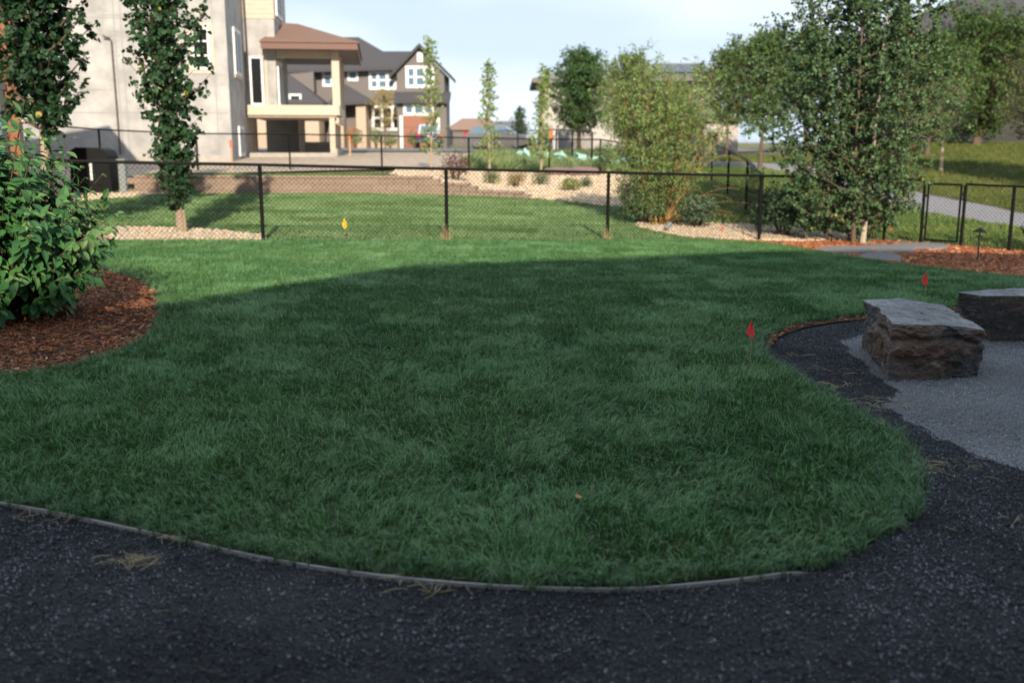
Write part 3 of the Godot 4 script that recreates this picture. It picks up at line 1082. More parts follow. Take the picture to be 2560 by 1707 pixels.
func gravel_and_mulch() -> void:
	var bits := []
	for i in 6:
		bits.append(stone_mesh(0, 0.7, 0.35))
	var stone_fun := func(x: float, z: float):
		if inside(lawn_poly, x, z):
			return null
		var d := gravel_tone(x, z)
		var sz := rf(0.004, 0.009) if rng.randf() < 0.88 else rf(0.009, 0.014)
		var k := rf(0.4, 1.9) if d.r < 0.12 else rf(0.55, 1.25)
		if rng.randf() < 0.10 + 0.5 * maxf(0.0, nz(x + 20, z, 130.0) + 0.25 * nz(x, z, 420.0)):
			k = rf(2.2, 5.0) if d.r < 0.12 else rf(1.1, 1.6)
		var c := Color(minf(d.r * k, 0.6), minf(d.g * k * 1.02, 0.6), minf(d.b * k * 1.05, 0.62))
		return [Transform3D(rot_any().scaled(Vector3.ONE * sz), Vector3(x, -0.008 + sz * 0.15, z)), c]
	scatter("gravel", "dark crushed gravel chips in front of the lawn", "gravel", poly([[-3.0, -1.9], [2.6, -1.9], [2.8, -4.2], [1.9, -5.2], [1.2, -3.5], [0.4, -3.24], [-0.9, -3.48], [-2.2, -4.08], [-3.2, -4.4]]), 95000, bits, M.stone, stone_fun)
	scatter("gravel", "grey crushed gravel chips around the seat stones", "gravel", poly([[1.8, -3.6], [3.2, -3.2], [6.0, -8.0], [5.2, -9.9], [3.1, -8.6], [2.2, -7.9], [1.8, -7.0], [1.9, -5.4]]), 95000, bits, M.stone, stone_fun)
	# bark chips
	var chips := []
	for i in 6:
		var s := Shape.new()
		var t := rf(0.12, 0.3)
		var a := rf(0.25, 0.5)
		s.hexa([Vector3(-0.5, -t * 0.5, a * rf(0.6, 1)), Vector3(0.5, -t * 0.5, a * rf(0.1, 0.7)), Vector3(0.5 * rf(0.7, 1), -t * 0.5, -a * rf(0.1, 0.7)), Vector3(-0.5 * rf(0.7, 1), -t * 0.5, -a * rf(0.4, 1)),
			Vector3(-0.5, t * 0.5, a * rf(0.5, 0.9)), Vector3(0.46, t * rf(0.2, 0.5), a * rf(0.1, 0.6)), Vector3(0.44, t * 0.5, -a * rf(0.1, 0.6)), Vector3(-0.45, t * rf(0.2, 0.5), -a * rf(0.4, 0.9))])
		chips.append(s.mesh())
	var bark := func(scale_: float, bright: float) -> Callable:
		return func(x: float, z: float):
			var ln := rf(0.02, 0.06) * scale_
			if rng.randf() < 0.13:
				ln = rf(0.06, 0.12) * scale_
			var b := Basis(Vector3.UP, rf(0, TAU)) * Basis(Vector3.RIGHT, rf(-0.5, 0.5)) * Basis(Vector3.BACK, rf(-0.35, 0.35))
			b = b.scaled_local(Vector3(ln, rf(0.012, 0.024), rf(0.012, 0.03) * (0.6 + scale_ * 0.4)))
			var c := tint([0.075, 0.024, 0.011], [0.40, 0.135, 0.052], pow(rng.randf(), 1.3))
			if rng.randf() < 0.07:
				c = tint([0.32, 0.17, 0.09], [0.5, 0.32, 0.2], rng.randf())
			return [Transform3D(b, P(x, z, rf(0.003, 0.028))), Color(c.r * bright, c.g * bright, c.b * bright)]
	scatter("bark_mulch", "reddish brown bark chips under the big leafy bush", "mulch", poly([[-5.2, -6.1], [-3.45, -6.3], [-3.19, -6.45], [-3.0, -6.63], [-2.89, -7.0], [-2.84, -7.46], [-2.96, -8.14], [-3.23, -9.05], [-3.68, -10.19], [-4.21, -11.12], [-4.85, -11.85], [-5.6, -12.4]]), 13000, chips, M.chip, bark.call(1.0, 1.0))
	scatter("bark_mulch", "orange brown bark chips in front of the gate", "mulch", mulch_right, 17000, chips, M.chip, bark.call(1.35, 1.75))  # chip colour raised on this bed to stand in for sunlight
	scatter("bark_mulch", "bark chips along the lawn edge by the seat stones", "mulch", poly([[1.88, -7.25], [2.06, -7.75], [2.37, -8.19], [2.73, -8.48], [3.1, -8.68], [4.06, -9.12], [5.22, -9.98], [5.26, -9.88], [4.1, -9.02], [3.12, -8.57], [2.75, -8.4], [2.42, -8.13], [2.12, -7.74], [1.93, -7.3]]), 450, chips, M.chip, bark.call(0.9, 1.0))
	# rounded stones
	var peb := []
	for i in 5:
		peb.append(stone_mesh(2, 0.65, 0.14, true))
	var pebble := func(lo: float, hi: float) -> Callable:
		return func(x: float, z: float):
			var sz := rf(lo, hi)
			var c := tint([0.42, 0.30, 0.185], [0.6, 0.48, 0.34], rng.randf())
			if rng.randf() < 0.12:
				c = tint([0.27, 0.25, 0.235], [0.4, 0.38, 0.35], rng.randf())
			return [Transform3D(Basis(Vector3.UP, rf(0, TAU)) * Basis(Vector3.RIGHT, rf(-0.5, 0.5)).scaled(Vector3.ONE * sz), P(x, z, sz * rf(0.05, 0.3))), c]
	scatter("river_stones", "pale tan river stones round the columnar tree", "stones", left_rocks, 6500, peb, M.pebble, pebble.call(0.04, 0.085))
	scatter("river_stones", "pale tan river stones under the willow", "stones", right_rocks, 9000, peb, M.pebble, pebble.call(0.035, 0.075))
	scatter("river_stones", "pale tan stones on the slope below the back fence", "stones", bed_poly, 15000, peb, M.pebble, pebble.call(0.06, 0.12))
	scatter("river_stones", "grey stones beside the black bin", "stones", poly([[-13, -23.5], [-9.95, -23.9], [-9.6, -25.3], [-9.15, -26.6], [-10.2, -26.95], [-13, -27.2]]), 3500, peb, M.pebble, pebble.call(0.05, 0.1))
	# straw and dry clippings lying on the gravel
	var straw := []
	for i in 4:
		var s := Shape.new()
		var p := []
		var bend := rf(-0.35, 0.35)
		for k in 5:
			var t := k / 4.0
			p.append(Vector3(t - 0.5, 0.02 * sin(t * 3), bend * (t - 0.5) * (t - 0.5) * 4))
		s.tube(p, [0.012, 0.015, 0.015, 0.013, 0.006], 3, false)
		straw.append(s.mesh())
	var heaps := [[2.1, -5.65, 0.16, 70], [1.95, -6.05, 0.14, 50], [2.15, -6.5, 0.12, 20], [2.05, -7.0, 0.1, 12], [-1.38, -3.42, 0.05, 60], [-1.25, -3.62, 0.06, 40], [-0.3, -3.22, 0.12, 35], [-1.9, -3.85, 0.1, 25], [2.0, -4.5, 0.14, 60], [2.25, -3.8, 0.25, 30]]
	var g := thing("straw", "pale dry grass clippings lying on gravel and lawn", "straw", Vector3.ZERO, 0.0, "", "stuff")
	var xf := [[], [], [], []]
	var cols := [[], [], [], []]
	for hp in heaps:
		for k in hp[3]:
			var q := Vector2(hp[0] + rng.randfn(0, hp[2]), hp[1] + rng.randfn(0, hp[2] * 0.5))
			if inside(lawn_poly, q.x, q.y):
				continue
			var v := rng.randi() % 4
			xf[v].append(Transform3D(Basis(Vector3.UP, rf(0, TAU)) * Basis(Vector3.BACK, rf(-0.25, 0.25)).scaled_local(Vector3.ONE * rf(0.03, 0.1)), Vector3(q.x, rf(0.0, 0.02), q.y)))
			cols[v].append(tint([0.30, 0.22, 0.11], [0.5, 0.42, 0.25], rng.randf()))
	for k in 260:
		var q := Vector2(rf(-2.6, 3.2), rf(-7.5, -2.2))
		if inside(lawn_poly, q.x, q.y):
			continue
		var v := rng.randi() % 4
		xf[v].append(Transform3D(Basis(Vector3.UP, rf(0, TAU)).scaled_local(Vector3.ONE * rf(0.02, 0.07)), Vector3(q.x, rf(0.0, 0.006), q.y)))
		cols[v].append(tint([0.16, 0.07, 0.04], [0.42, 0.33, 0.2], rng.randf()))
	for k in 420:
		var q := Vector2(rf(-3.5, 4.5), -3.4 - 11.0 * pow(rng.randf(), 1.4))
		if not inside(lawn_poly, q.x, q.y):
			continue
		var v := rng.randi() % 4
		xf[v].append(Transform3D(Basis(Vector3.UP, rf(0, TAU)) * Basis(Vector3.BACK, rf(-0.5, 0.5)).scaled_local(Vector3.ONE * rf(0.025, 0.06)), P(q.x, q.y, rf(0.06, 0.085))))
		cols[v].append(tint([0.22, 0.15, 0.07], [0.5, 0.4, 0.22], rng.randf()))
	for v in 4:
		copies("stalk", straw[v], M.stone, xf[v], cols[v], g)
	# landscape edging along the front of the lawn
	var line := curve([[-5.6, -4.98], [-3.4, -4.43], [-2.19, -4.03], [-1.39, -3.68], [-0.86, -3.43], [-0.4, -3.28], [0.03, -3.21], [0.44, -3.2], [0.88, -3.29], [1.18, -3.41], [1.43, -3.62], [1.66, -3.9]], 8, false)
	var e := Shape.new()
	for i in line.size() - 1:
		var a := line[i]
		var b := line[i + 1]
		var oa := (line[mini(i + 1, line.size() - 1)] - line[maxi(i - 1, 0)]).orthogonal().normalized() * 0.005
		var ob := (line[mini(i + 2, line.size() - 1)] - line[i]).orthogonal().normalized() * 0.005
		var ya := 0.004 + 0.006 * nz(a.x, a.y, 60.0) - 0.05 * smoothstep(0.95, 1.25, a.x)
		var yb := 0.004 + 0.006 * nz(b.x, b.y, 60.0) - 0.05 * smoothstep(0.95, 1.25, b.x)
		e.hexa([Vector3(a.x + oa.x, -0.06, a.y + oa.y), Vector3(b.x + ob.x, -0.06, b.y + ob.y), Vector3(b.x - ob.x, -0.06, b.y - ob.y), Vector3(a.x - oa.x, -0.06, a.y - oa.y),
			Vector3(a.x + oa.x, ya, a.y + oa.y), Vector3(b.x + ob.x, yb, b.y + ob.y), Vector3(b.x - ob.x, yb, b.y - ob.y), Vector3(a.x - oa.x, ya, a.y - oa.y)])
	tag(obj("lawn_edging", e.mesh(), M.edging), "thin pale edging strip curving along the front of the lawn", "edging")

# ------------------------------------------------------------------ seat stones
# bottom and top outlines (x, z) with the same number of corners, heights of the corners of the top
var shards := FastNoiseLite.new()

func slab_stone(called: String, label: String, at: Vector3, bottom: Array, top: Array, tops: Array, seed_: float, rust: float, band: float) -> void:
	shards.seed = 3
	shards.noise_type = FastNoiseLite.TYPE_CELLULAR
	shards.cellular_return_type = FastNoiseLite.RETURN_CELL_VALUE
	shards.frequency = 1.0
	var sides := 220
	var rows := 44
	var m := bottom.size()
	var per := []
	var total := 0.0
	for i in m:
		var q := Vector2(top[i][0], top[i][1]).distance_to(Vector2(top[(i + 1) % m][0], top[(i + 1) % m][1])) + 0.001
		per.append(q)
		total += q
	var bot := []
	var tp := []
	for k in sides:
		var u := total * k / sides
		var i := 0
		while u > per[i] and i < m - 1:
			u -= per[i]
			i += 1
		var t: float = u / per[i]
		var e := (i + 1) % m
		bot.append(Vector3(lerpf(bottom[i][0], bottom[e][0], t), -0.03, lerpf(bottom[i][1], bottom[e][1], t)))
		tp.append(Vector3(lerpf(top[i][0], top[e][0], t), lerpf(tops[i], tops[e], t), lerpf(top[i][1], top[e][1], t)))
	var mid := Vector3.ZERO
	for q in tp:
		mid += q / sides
	var grid := []
	var tone := []
	for j in rows + 1:
		var v := float(j) / rows
		var ring := []
		var tr := []
		for k in sides:
			var p: Vector3 = bot[k].lerp(tp[k], v)
			var out := Vector3(p.x - mid.x, 0, p.z - mid.z).normalized()
			var y: float = p.y
			# fractured blocks, beds of the stone and fine grain
			var cell := floorf(y * 26.0 + 1.6 * fn.get_noise_3d(p.x * 130 + seed_, 0, p.z * 130))
			var ledge := 0.005 * fn.get_noise_2d(cell * 371.0 + seed_, seed_) + 0.004 * fn.get_noise_3d(p.x * 420 + cell * 90, seed_, p.z * 420)
			var facet := 0.06 * fn.get_noise_3d(p.x * 190 + seed_, y * 260, p.z * 190 + seed_)
			var big := 0.03 * absf(fn.get_noise_3d(p.x * 330 - seed_, y * 330 + 70, p.z * 330)) 
			var under := -0.04 * pow(1.0 - v, 3.0) * (0.5 + fn.get_noise_2d(p.x * 260 + seed_, p.z * 260))
			var rim := -0.018 * pow(v, 12.0)
			var fade := 1.0
			# chips broken off in blocks, and the soft bed weathered back under the top slab
			var chip := 0.026 * shards.get_noise_3d(p.x * 4.5 + seed_, y * 6, p.z * 4.5) + 0.007 * shards.get_noise_3d(p.x * 19, y * 37 + seed_, p.z * 19)
			var soft := exp(-pow((v - 0.76 - 0.10 * fn.get_noise_2d(p.x * 300 + seed_, p.z * 300)) / 0.045, 2.0))
			var notch := -0.028 * band * soft * clampf(0.7 + 1.2 * fn.get_noise_2d(p.x * 210, p.z * 210 + seed_), 0, 1)
			p += out * ((ledge + facet - big + under + chip) * fade + rim + notch)
			p.y += 0.006 * fn.get_noise_3d(p.x * 700, y * 700, p.z * 700) * (1.0 - v)
			ring.append(p)
			# colour of the stone: slate grey, rust stains, a dark bed below the rim
			var r1 := clampf(0.5 + 1.3 * fn.get_noise_3d(p.x * 170 + seed_ * 3, y * 300, p.z * 170), 0, 1) * rust
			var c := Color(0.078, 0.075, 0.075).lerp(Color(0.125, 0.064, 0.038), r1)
			var lich := fn.get_noise_3d(p.x * 800 + 31, y * 800, p.z * 800 + seed_)
			if lich > 0.38:
				c = c.lerp(Color(0.2, 0.185, 0.17), 0.6)
			var g := 1.0 + 0.45 * fn.get_noise_3d(p.x * 1500, y * 2600, p.z * 1500) + 0.35 * shards.get_noise_3d(p.x * 19, y * 37 + seed_, p.z * 19)
			tr.append(Color(c.r * g, c.g * g, c.b * g))
		grid.append(ring)
		tone.append(tr)
	var s := Shape.new()
	for j in rows:
		for k in sides:
			var e := (k + 1) % sides
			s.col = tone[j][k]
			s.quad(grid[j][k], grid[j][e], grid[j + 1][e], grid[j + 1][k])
	# the worn top
	var caps := 30
	var prev: Array = grid[rows]
	for j in range(1, caps + 1):
		var w := float(j) / caps
		var ring := []
		for k in sides:
			var p: Vector3 = grid[rows][k].lerp(mid, w)
			var step_ := floorf(3.5 * fn.get_noise_2d(p.x * 190 + seed_, p.z * 130 + 40) + 0.5 * shards.get_noise_2d(p.x * 11, p.z * 11)) * 0.007
			p.y += (step_ + 0.007 * fn.get_noise_2d(p.x * 500, p.z * 500)) * minf(1.0, w * 6.0) + 0.008 * minf(1.0, w * 8.0)
			ring.append(p)
		for k in sides:
			var e := (k + 1) % sides
			var p: Vector3 = ring[k]
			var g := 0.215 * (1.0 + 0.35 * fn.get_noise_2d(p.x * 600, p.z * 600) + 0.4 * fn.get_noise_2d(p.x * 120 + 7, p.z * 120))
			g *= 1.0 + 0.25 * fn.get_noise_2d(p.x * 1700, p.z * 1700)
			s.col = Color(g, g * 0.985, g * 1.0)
			if j < caps:
				s.quad(prev[k], prev[e], ring[e], ring[k])
			else:
				s.tri(prev[k], prev[e], mid + Vector3.UP * 0.008)
		prev = ring
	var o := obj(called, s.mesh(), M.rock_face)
	o.position = at
	tag(o, label, "boulder", "seat stones on the gravel")

func rocks() -> void:
	# corners run counter-clockwise seen from above: front-left, front-right, right, back-right, back-left
	slab_stone("seat_stone", "rust-stained slate boulder standing free on the gravel", Vector3(2.75, 0, -6.75),
		[[-0.33, 0.50], [-0.02, 0.45], [0.22, 0.42], [0.37, 0.38], [0.41, 0.1], [0.44, -0.5], [0.05, -0.62], [-0.1, -0.6], [-0.18, -0.2]],
		[[-0.28, 0.38], [0.02, 0.40], [0.20, 0.42], [0.34, 0.39], [0.36, 0.18], [0.41, -0.45], [0.18, -0.70], [-0.14, -0.62], [-0.19, -0.15]],
		[0.35, 0.345, 0.335, 0.31, 0.325, 0.35, 0.358, 0.36, 0.356], 17.0, 0.85, 1.0)
	slab_stone("seat_stone", "long dark slate boulder with rust streaks beside the lawn edge", Vector3(4.3, 0, -7.75),
		[[-0.55, 0.12], [0.7, 0.22], [1.0, 0.0], [0.9, -0.6], [-0.3, -0.75], [-0.6, -0.35]],
		[[-0.74, 0.22], [0.7, 0.26], [1.02, 0.0], [0.92, -0.25], [-0.2, -0.15], [-0.82, 0.02]],
		[0.36, 0.37, 0.37, 0.39, 0.37, 0.36], 61.0, 0.45, 0.35)

# ------------------------------------------------------------------ fences
func run_fence(called: String, label: String, pts: Array, h: float, pr: float, rr: float, pitch: float, wire: float, skip_mesh: Array = [], group := "black chain-link fences", first := 0) -> Node3D:
	var f := thing(called, label, "fence", pts[0], 0.0, group)
	var o: Vector3 = pts[0]
	for i in pts.size():
		if i >= first:
			post(f, pts[i] - o, h - 0.05, pr, M.black_vinyl)
		if i < pts.size() - 1 and not i in skip_mesh:
			rail(f, [pts[i] - o + Vector3.UP * h, (pts[i] + pts[i + 1]) * 0.5 - o + Vector3.UP * (h - 0.004), pts[i + 1] - o + Vector3.UP * h], rr, M.black_vinyl)
			fence_bay(f, pts[i] - o, pts[i + 1] - o, 0.05, h + 0.02, pitch, wire, M.black_vinyl)
	return f

func fences() -> void:
	var a := []
	for q in [[-9.4, -13.8], [-6.72, -14.68], [-3.9, -15.6], [-1.08, -16.52], [1.67, -17.43], [4.56, -18.4], [7.2, -19.28], [7.8, -19.0]]:
		a.append(P(q[0], q[1]))
	run_fence("chain_link_fence", "black chain-link fence across the end of the near lawn", a, 1.19, 0.03, 0.024, 0.072, 0.0026)
	var b := []
	for q in [[8.34, -18.48], [8.95, -17.9], [10.6, -16.4], [12.2, -15.0]]:
		b.append(P(q[0], q[1], -0.04))
	run_fence("chain_link_fence", "short black chain-link fence between the gate and the overhanging leaves", b, 1.19, 0.03, 0.021, 0.072, 0.0026)
	# the gate between them
	var p0 := P(7.8, -19.0)
	var p1 := P(8.34, -18.48, -0.04)
	var g := thing("gate", "narrow black chain-link gate with tube frame", "gate", p0)
	var u := (p1 - p0)
	u.y = 0
	var ln := u.length()
	u = u.normalized()
	var c0 := u * 0.075
	var c1 := u * (ln - 0.075)
	for q in [c0, c1]:
		var s := Shape.new()
		s.tube([q + Vector3.UP * 0.06, q + Vector3.UP * 1.13], [0.02, 0.02], 10)
		obj("stile", s.mesh(), M.black_vinyl, g)
	for y in [0.07, 1.12]:
		var s := Shape.new()
		s.tube([c0 + Vector3.UP * y, c1 + Vector3.UP * y], [0.02, 0.02], 10)
		obj("frame_rail", s.mesh(), M.black_vinyl, g)
	fence_bay(g, c0, c1, 0.08, 1.11, 0.072, 0.0026, M.black_vinyl)
	for y in [0.3, 0.9]:
		var s := Shape.new()
		s.bevel(u * 0.04 + Vector3.UP * y, Vector3(0.07, 0.05, 0.05), 0.008, Basis(Vector3.UP, -atan2(u.z, u.x)))
		obj("hinge", s.mesh(), M.black_metal, g)
	var la := Shape.new()
	la.bevel(u * (ln - 0.04) + Vector3.UP * 0.95, Vector3(0.09, 0.06, 0.06), 0.008, Basis(Vector3.UP, -atan2(u.z, u.x)))
	obj("latch", la.mesh(), M.black_metal, g)
	# back fence of the neighbouring garden
	var c := []
	for q in [[-13.6, -27.4, 0.9], [-12.2, -30.0, 0.72], [-9.9, -31.8, 0.62], [-7.25, -33.0, 0.62], [-4.25, -33.0, 0.56], [-1.42, -33.2, 0.5], [1.24, -33.6, 0.46], [2.95, -33.8, 0.45], [6.1, -33.4, -0.05]]:
		c.append(Vector3(q[0], q[2], q[1]))
	run_fence("chain_link_fence", "black chain-link fence behind the block wall and the stone bed", c, 1.2, 0.03, 0.022, 0.09, 0.0025)
	var d := []
	for q in [[4.62, -18.45], [5.32, -22.8], [5.62, -26.2], [5.9, -29.8], [6.1, -33.2]]:
		d.append(P(q[0], q[1], -0.02))
	run_fence("chain_link_fence", "black chain-link side fence running back behind the willow", d, 1.19, 0.03, 0.021, 0.12, 0.0018, [], "black chain-link fences", 1)
	var e := []
	for q in [[-1.0, -58.0], [0.3, -54.0], [1.3, -50.0], [2.0, -46.0], [2.5, -42.0], [3.0, -38.0]]:
		e.append(P(q[0], q[1], -0.02))
	run_fence("chain_link_fence", "black chain-link fence climbing away beside the weeds", e, 1.25, 0.035, 0.025, 0.12, 0.0022)
	# tufts of dry grass left standing at the posts
	for q in [[-1.08, -16.46, "tuft of dry grass at the fence post nearer the yellow flag"], [1.67, -17.37, "tuft of dry grass at the fence post nearer the willow"]]:
		var s := Shape.new()
		for i in 34:
			var aa := rf(0, TAU)
			var r := rf(0, 0.07)
			var w := Vector3(rf(-0.08, 0.08), rf(0.08, 0.3), rf(-0.06, 0.06))
			var bb := Vector3(cos(aa) * r, 0, sin(aa) * r * 0.6)
			s.tube([bb, bb + w * 0.6, bb + w], [0.0016, 0.0014, 0.0008], 3, false)
		var o := obj("dry_grass_tuft", s.mesh(), M.dry_stalk)
		o.position = P(q[0], q[1])
		tag(o, q[2], "grass tuft", "dry tufts at the fence posts")

func retaining_wall() -> void:
	var w := thing("retaining_wall", "low retaining wall of tan concrete blocks behind the striped lawn", "wall", P(-10.2, -26.9))
	var o := w.position
	var blocks := []
	for i in 2:
		var s := Shape.new()
		s.bevel(Vector3.ZERO, Vector3(0.397, 0.155, 0.26), 0.006)
		blocks.append(s.mesh())
	var capm := Shape.new()
	capm.bevel(Vector3.ZERO, Vector3(0.392, 0.07, 0.3), 0.012)
	var cap: ArrayMesh = capm.mesh()
	for row in 4:
		var x := -10.1 + (0.2 if row % 2 == 1 else 0.0)
		while x < 0.5:
			var z := -wall_line(x) - 0.03
			var top := H(x, z - 0.5) + 0.05
			var base := H(x, z + 0.3) - 0.06
			var y := base + 0.08 + row * 0.157
			var dx := Vector2(0.4, -(wall_line(x + 0.2) - wall_line(x - 0.2)))
			var yaw := atan2(-dx.y, dx.x)
			if y + 0.04 < top and row < 3:
				var b := obj("block", blocks[row % 2], M.block if rng.randf() < 0.6 else M.block_light, w)
				b.position = Vector3(x, y, z) - o
				b.rotation.y = yaw + rf(-0.01, 0.01)
			elif y - 0.157 + 0.04 < top and y - 0.157 + 0.04 >= top - 0.157 or (row == 3 and y - 0.157 + 0.04 < top):
				var b := obj("cap_block", cap, M.block_light, w)
				b.position = Vector3(x, y - 0.04, z) - o
				b.rotation.y = yaw
			x += 0.4

# ------------------------------------------------------------------ houses
func houses() -> void:
	# the unfinished stucco house
	var h := thing("stucco_house", "unfinished pale grey stucco house with a raised covered deck", "house", Vector3(-11.32, 0.99, -41.0), deg_to_rad(7.5))
	part("wall", Vector3(-9.5, -0.6, -9.0), Vector3(0, 9.5, 0), M.concrete_wall, h)
	part("foundation", Vector3(-9.5, -0.7, 0.002), Vector3(0.002, 0.06, 0.03), M.foundation, h)
	for q in [[-9.4, 1.72, -0.1, 1.745], [-9.4, 4.7, -1.5, 4.72], [-9.4, 5.32, -3.3, 5.34], [-0.6, 3.2, -0.1, 3.22]]:
		part("joint", Vector3(q[0], q[1], 0.001), Vector3(q[2], q[3], 0.012), M.joint, h)
	for q in [[-4.7, 5.42, -3.4, 5.44], [-4.7, 4.62, -3.6, 4.64], [-4.55, 4.8, -3.7, 4.82], [-6.0, 2.6, -4.5, 2.615]]:
		part("joint", Vector3(q[0], q[1], 0.003), Vector3(q[2], q[3], 0.013), M.joint, h)
	for q in [-0.53, -4.0, -4.25, -7.2]:
		part("joint", Vector3(q, 0.1, 0.002), Vector3(q + 0.035, 9.4, 0.014), M.joint, h)
	for q in [-4.35]:
		var s := Shape.new()
		s.tube([Vector3(q, 0.1, 0.06), Vector3(q - 0.02, 4.45, 0.06), Vector3(q - 0.08, 4.55, 0.1), Vector3(q - 0.3, 4.62, 0.2)], [0.035, 0.035, 0.035, 0.035], 8)
		obj("downpipe", s.mesh(), M.bronze, h)
	for q in [[-1.5, 3.26, -0.5, 3.4], [-1.5, 5.04, -0.5, 5.16], [-1.5, 3.4, -1.36, 5.04], [-0.64, 3.4, -0.5, 5.04]]:
		part("window_trim", Vector3(q[0], q[1], 0.001), Vector3(q[2], q[3], 0.03), M.cream_wood, h)
	window_part(h, -1.36, 3.4, -0.64, 5.04, 0.0, 1, 3, M.white_vinyl, M.glass_dark, 0.1)
	var side := Basis(Vector3.UP, PI / 2)
	window_part(h, 1.75, 3.35, 3.75, 5.25, 0.0, 2, 1, M.white_vinyl, M.glass_blue, 0.14, side, Vector3.ZERO)
	window_part(h, 1.9, 0.0, 3.4, 1.25, 0.0, 2, 1, M.white_vinyl, M.glass_blue, 0.14, side, Vector3.ZERO)
	part("sill", Vector3(0.001, 3.22, -3.85), Vector3(0.06, 3.34, -1.65), M.cream_wood, h)
	# rear block over the deck
	part("wall", Vector3(0.003, 2.0, -11.0), Vector3(1.38, 5.98, -5.2), M.concrete_wall, h)
	part("siding", Vector3(0.003, 5.99, -11.0), Vector3(1.40, 9.2, -5.18), M.cream_wood, h)
	for q in range(1, 8):
		part("board_joint", Vector3(0.01, 5.99 + q * 0.2, -5.18), Vector3(1.39, 6.0 + q * 0.2, -5.172), M.joint, h)
	window_part(h, 5.9, 6.2, 8.4, 8.4, 1.40, 2, 1, M.white_vinyl, M.glass_blue, 0.14, side)
	window_part(h, 0.22, 2.24, 0.80, 4.35, -5.2, 1, 1, M.white_vinyl, M.glass_dark, 0.08, Basis(), Vector3.ZERO, "glass_door")
	window_part(h, 5.6, 2.24, 7.4, 4.2, 1.38, 2, 1, M.white_vinyl, M.glass_dark, 0.12, side, Vector3.ZERO, "patio_door")
	part("corner_post", Vector3(0.9, 2.24, -5.3), Vector3(0.98, 4.6, -5.15), M.cream_wood, h)
	var dp := Shape.new()
	dp.tube([Vector3(0.16, 2.2, -5.1), Vector3(0.1, 9.0, -5.1)], [0.045, 0.045], 8)
	obj("downpipe", dp.mesh(), M.charcoal_trim, h)
	# deck
	part("deck_floor", Vector3(0.05, 1.86, -12.9), Vector3(4.1, 2.2, -4.86), M.cream_wood, h)
	part("front_beam", Vector3(0.06, 1.79, -4.86), Vector3(4.12, 2.23, -4.78), M.cream_wood, h)
	part("side_beam", Vector3(4.1, 1.79, -12.9), Vector3(4.16, 2.23, -4.78), M.cream_wood, h)
	part("side_beam", Vector3(4.0, 1.45, -12.9), Vector3(4.1, 1.74, -5.0), M.cream_wood, h)
	part("ceiling", Vector3(0.06, 1.7, -12.8), Vector3(4.0, 1.79, -4.9), M.cream_wood, h)
	for q in [-5.15, -8.4, -11.8]:
		part("column", Vector3(3.85, 2.23, q - 0.34), Vector3(4.19, 4.66, q), M.cream_wood, h)
	for i in 5:
		var z := -4.95 - i * 1.7
		part("support_post", Vector3(3.68, -0.5, z - 0.24), Vector3(3.92, 1.45 if i > 0 else 1.79, z), M.cream_wood, h)
	part("roof_beam", Vector3(1.4, 4.32, -5.5), Vector3(3.84, 4.66, -5.28), M.cream_wood, h)
	part("soffit", Vector3(0.9, 4.67, -13.9), Vector3(4.95, 4.73, -4.35), M.taupe_siding, h)
	part("fascia", Vector3(0.84, 4.62, -4.36), Vector3(5.06, 4.94, -4.28), M.brown_fascia, h)
	part("fascia", Vector3(4.98, 4.62, -13.98), Vector3(5.05, 4.94, -4.37), M.brown_fascia, h)
	roof_part("roof", [Vector3(0.8, 4.95, -4.22), Vector3(5.12, 4.95, -4.22), Vector3(5.12, 4.95, -14.0), Vector3(0.8, 4.95, -14.0), Vector3(1.55, 6.2, -8.6), Vector3(2.15, 6.2, -8.9)],
		[[0, 1, 5, 4], [1, 2, 5], [2, 3, 4, 5], [3, 0, 4]], 0.05, M.brown_shingle, h)
	# open basement
	part("back_wall", Vector3(0.05, -0.5, -12.6), Vector3(2.05, 1.7, -12.4), M.foundation, h)
	part("side_wall", Vector3(1.95, -0.5, -12.39), Vector3(2.05, 1.7, -9.31), M.foundation, h)
	part("low_wall", Vector3(2.05, -0.5, -12.6), Vector3(3.7, 0.62, -12.4), M.foundation, h)
	part("basement_floor", Vector3(0.02, -0.6, -12.5), Vector3(3.7, -0.2, -4.9), M.foundation, h)
	part("foundation", Vector3(0.02, -1.0, -4.92), Vector3(3.95, 0.12, -4.72), M.foundation, h)
	part("foundation", Vector3(3.93, -1.0, -12.9), Vector3(4.0, 0.3, -4.93), M.foundation, h)

	# dark two-storey house
	var d := thing("grey_house", "dark grey two-storey house with white windows and red-brown garage door", "house", Vector3(-12, 1.0, -85))
	var k := Vector3(12, -1.0, 0)
	part("wall", k + Vector3(-16.2, 0.4, -9), k + Vector3(-9.2, 7.75, 0), M.taupe_siding, d)
	part("wall", k + Vector3(-22.0, 0.4, -9.2), k + Vector3(-16.2, 7.3, 1.2), M.taupe_siding, d)
	part("gable_wall", k + Vector3(-9.42, 0.4, -6), k + Vector3(-5.55, 7.2, 1.0), M.taupe_siding, d)
	var gp := Shape.new()
	gp.prism(PackedVector2Array([Vector2(-9.42, 7.2), Vector2(-5.55, 7.2), Vector2(-7.5, 9.1)]), 1.0, -6.0)
	var gw := obj("gable_wall", gp.mesh(), M.taupe_siding, d)
	gw.position = k
	# roofs
	roof_part("roof", [k + Vector3(-22.5, 7.3, 1.7), k + Vector3(-8.4, 7.72, 0.55), k + Vector3(-8.4, 7.72, -9.5), k + Vector3(-22.5, 7.3, -9.8), k + Vector3(-15.2, 10.55, -4.4), k + Vector3(-13.25, 10.55, -4.4)],
		[[0, 1, 5, 4], [1, 2, 5], [2, 3, 4, 5], [3, 0, 4]], 0.25, M.charcoal_shingle, d)
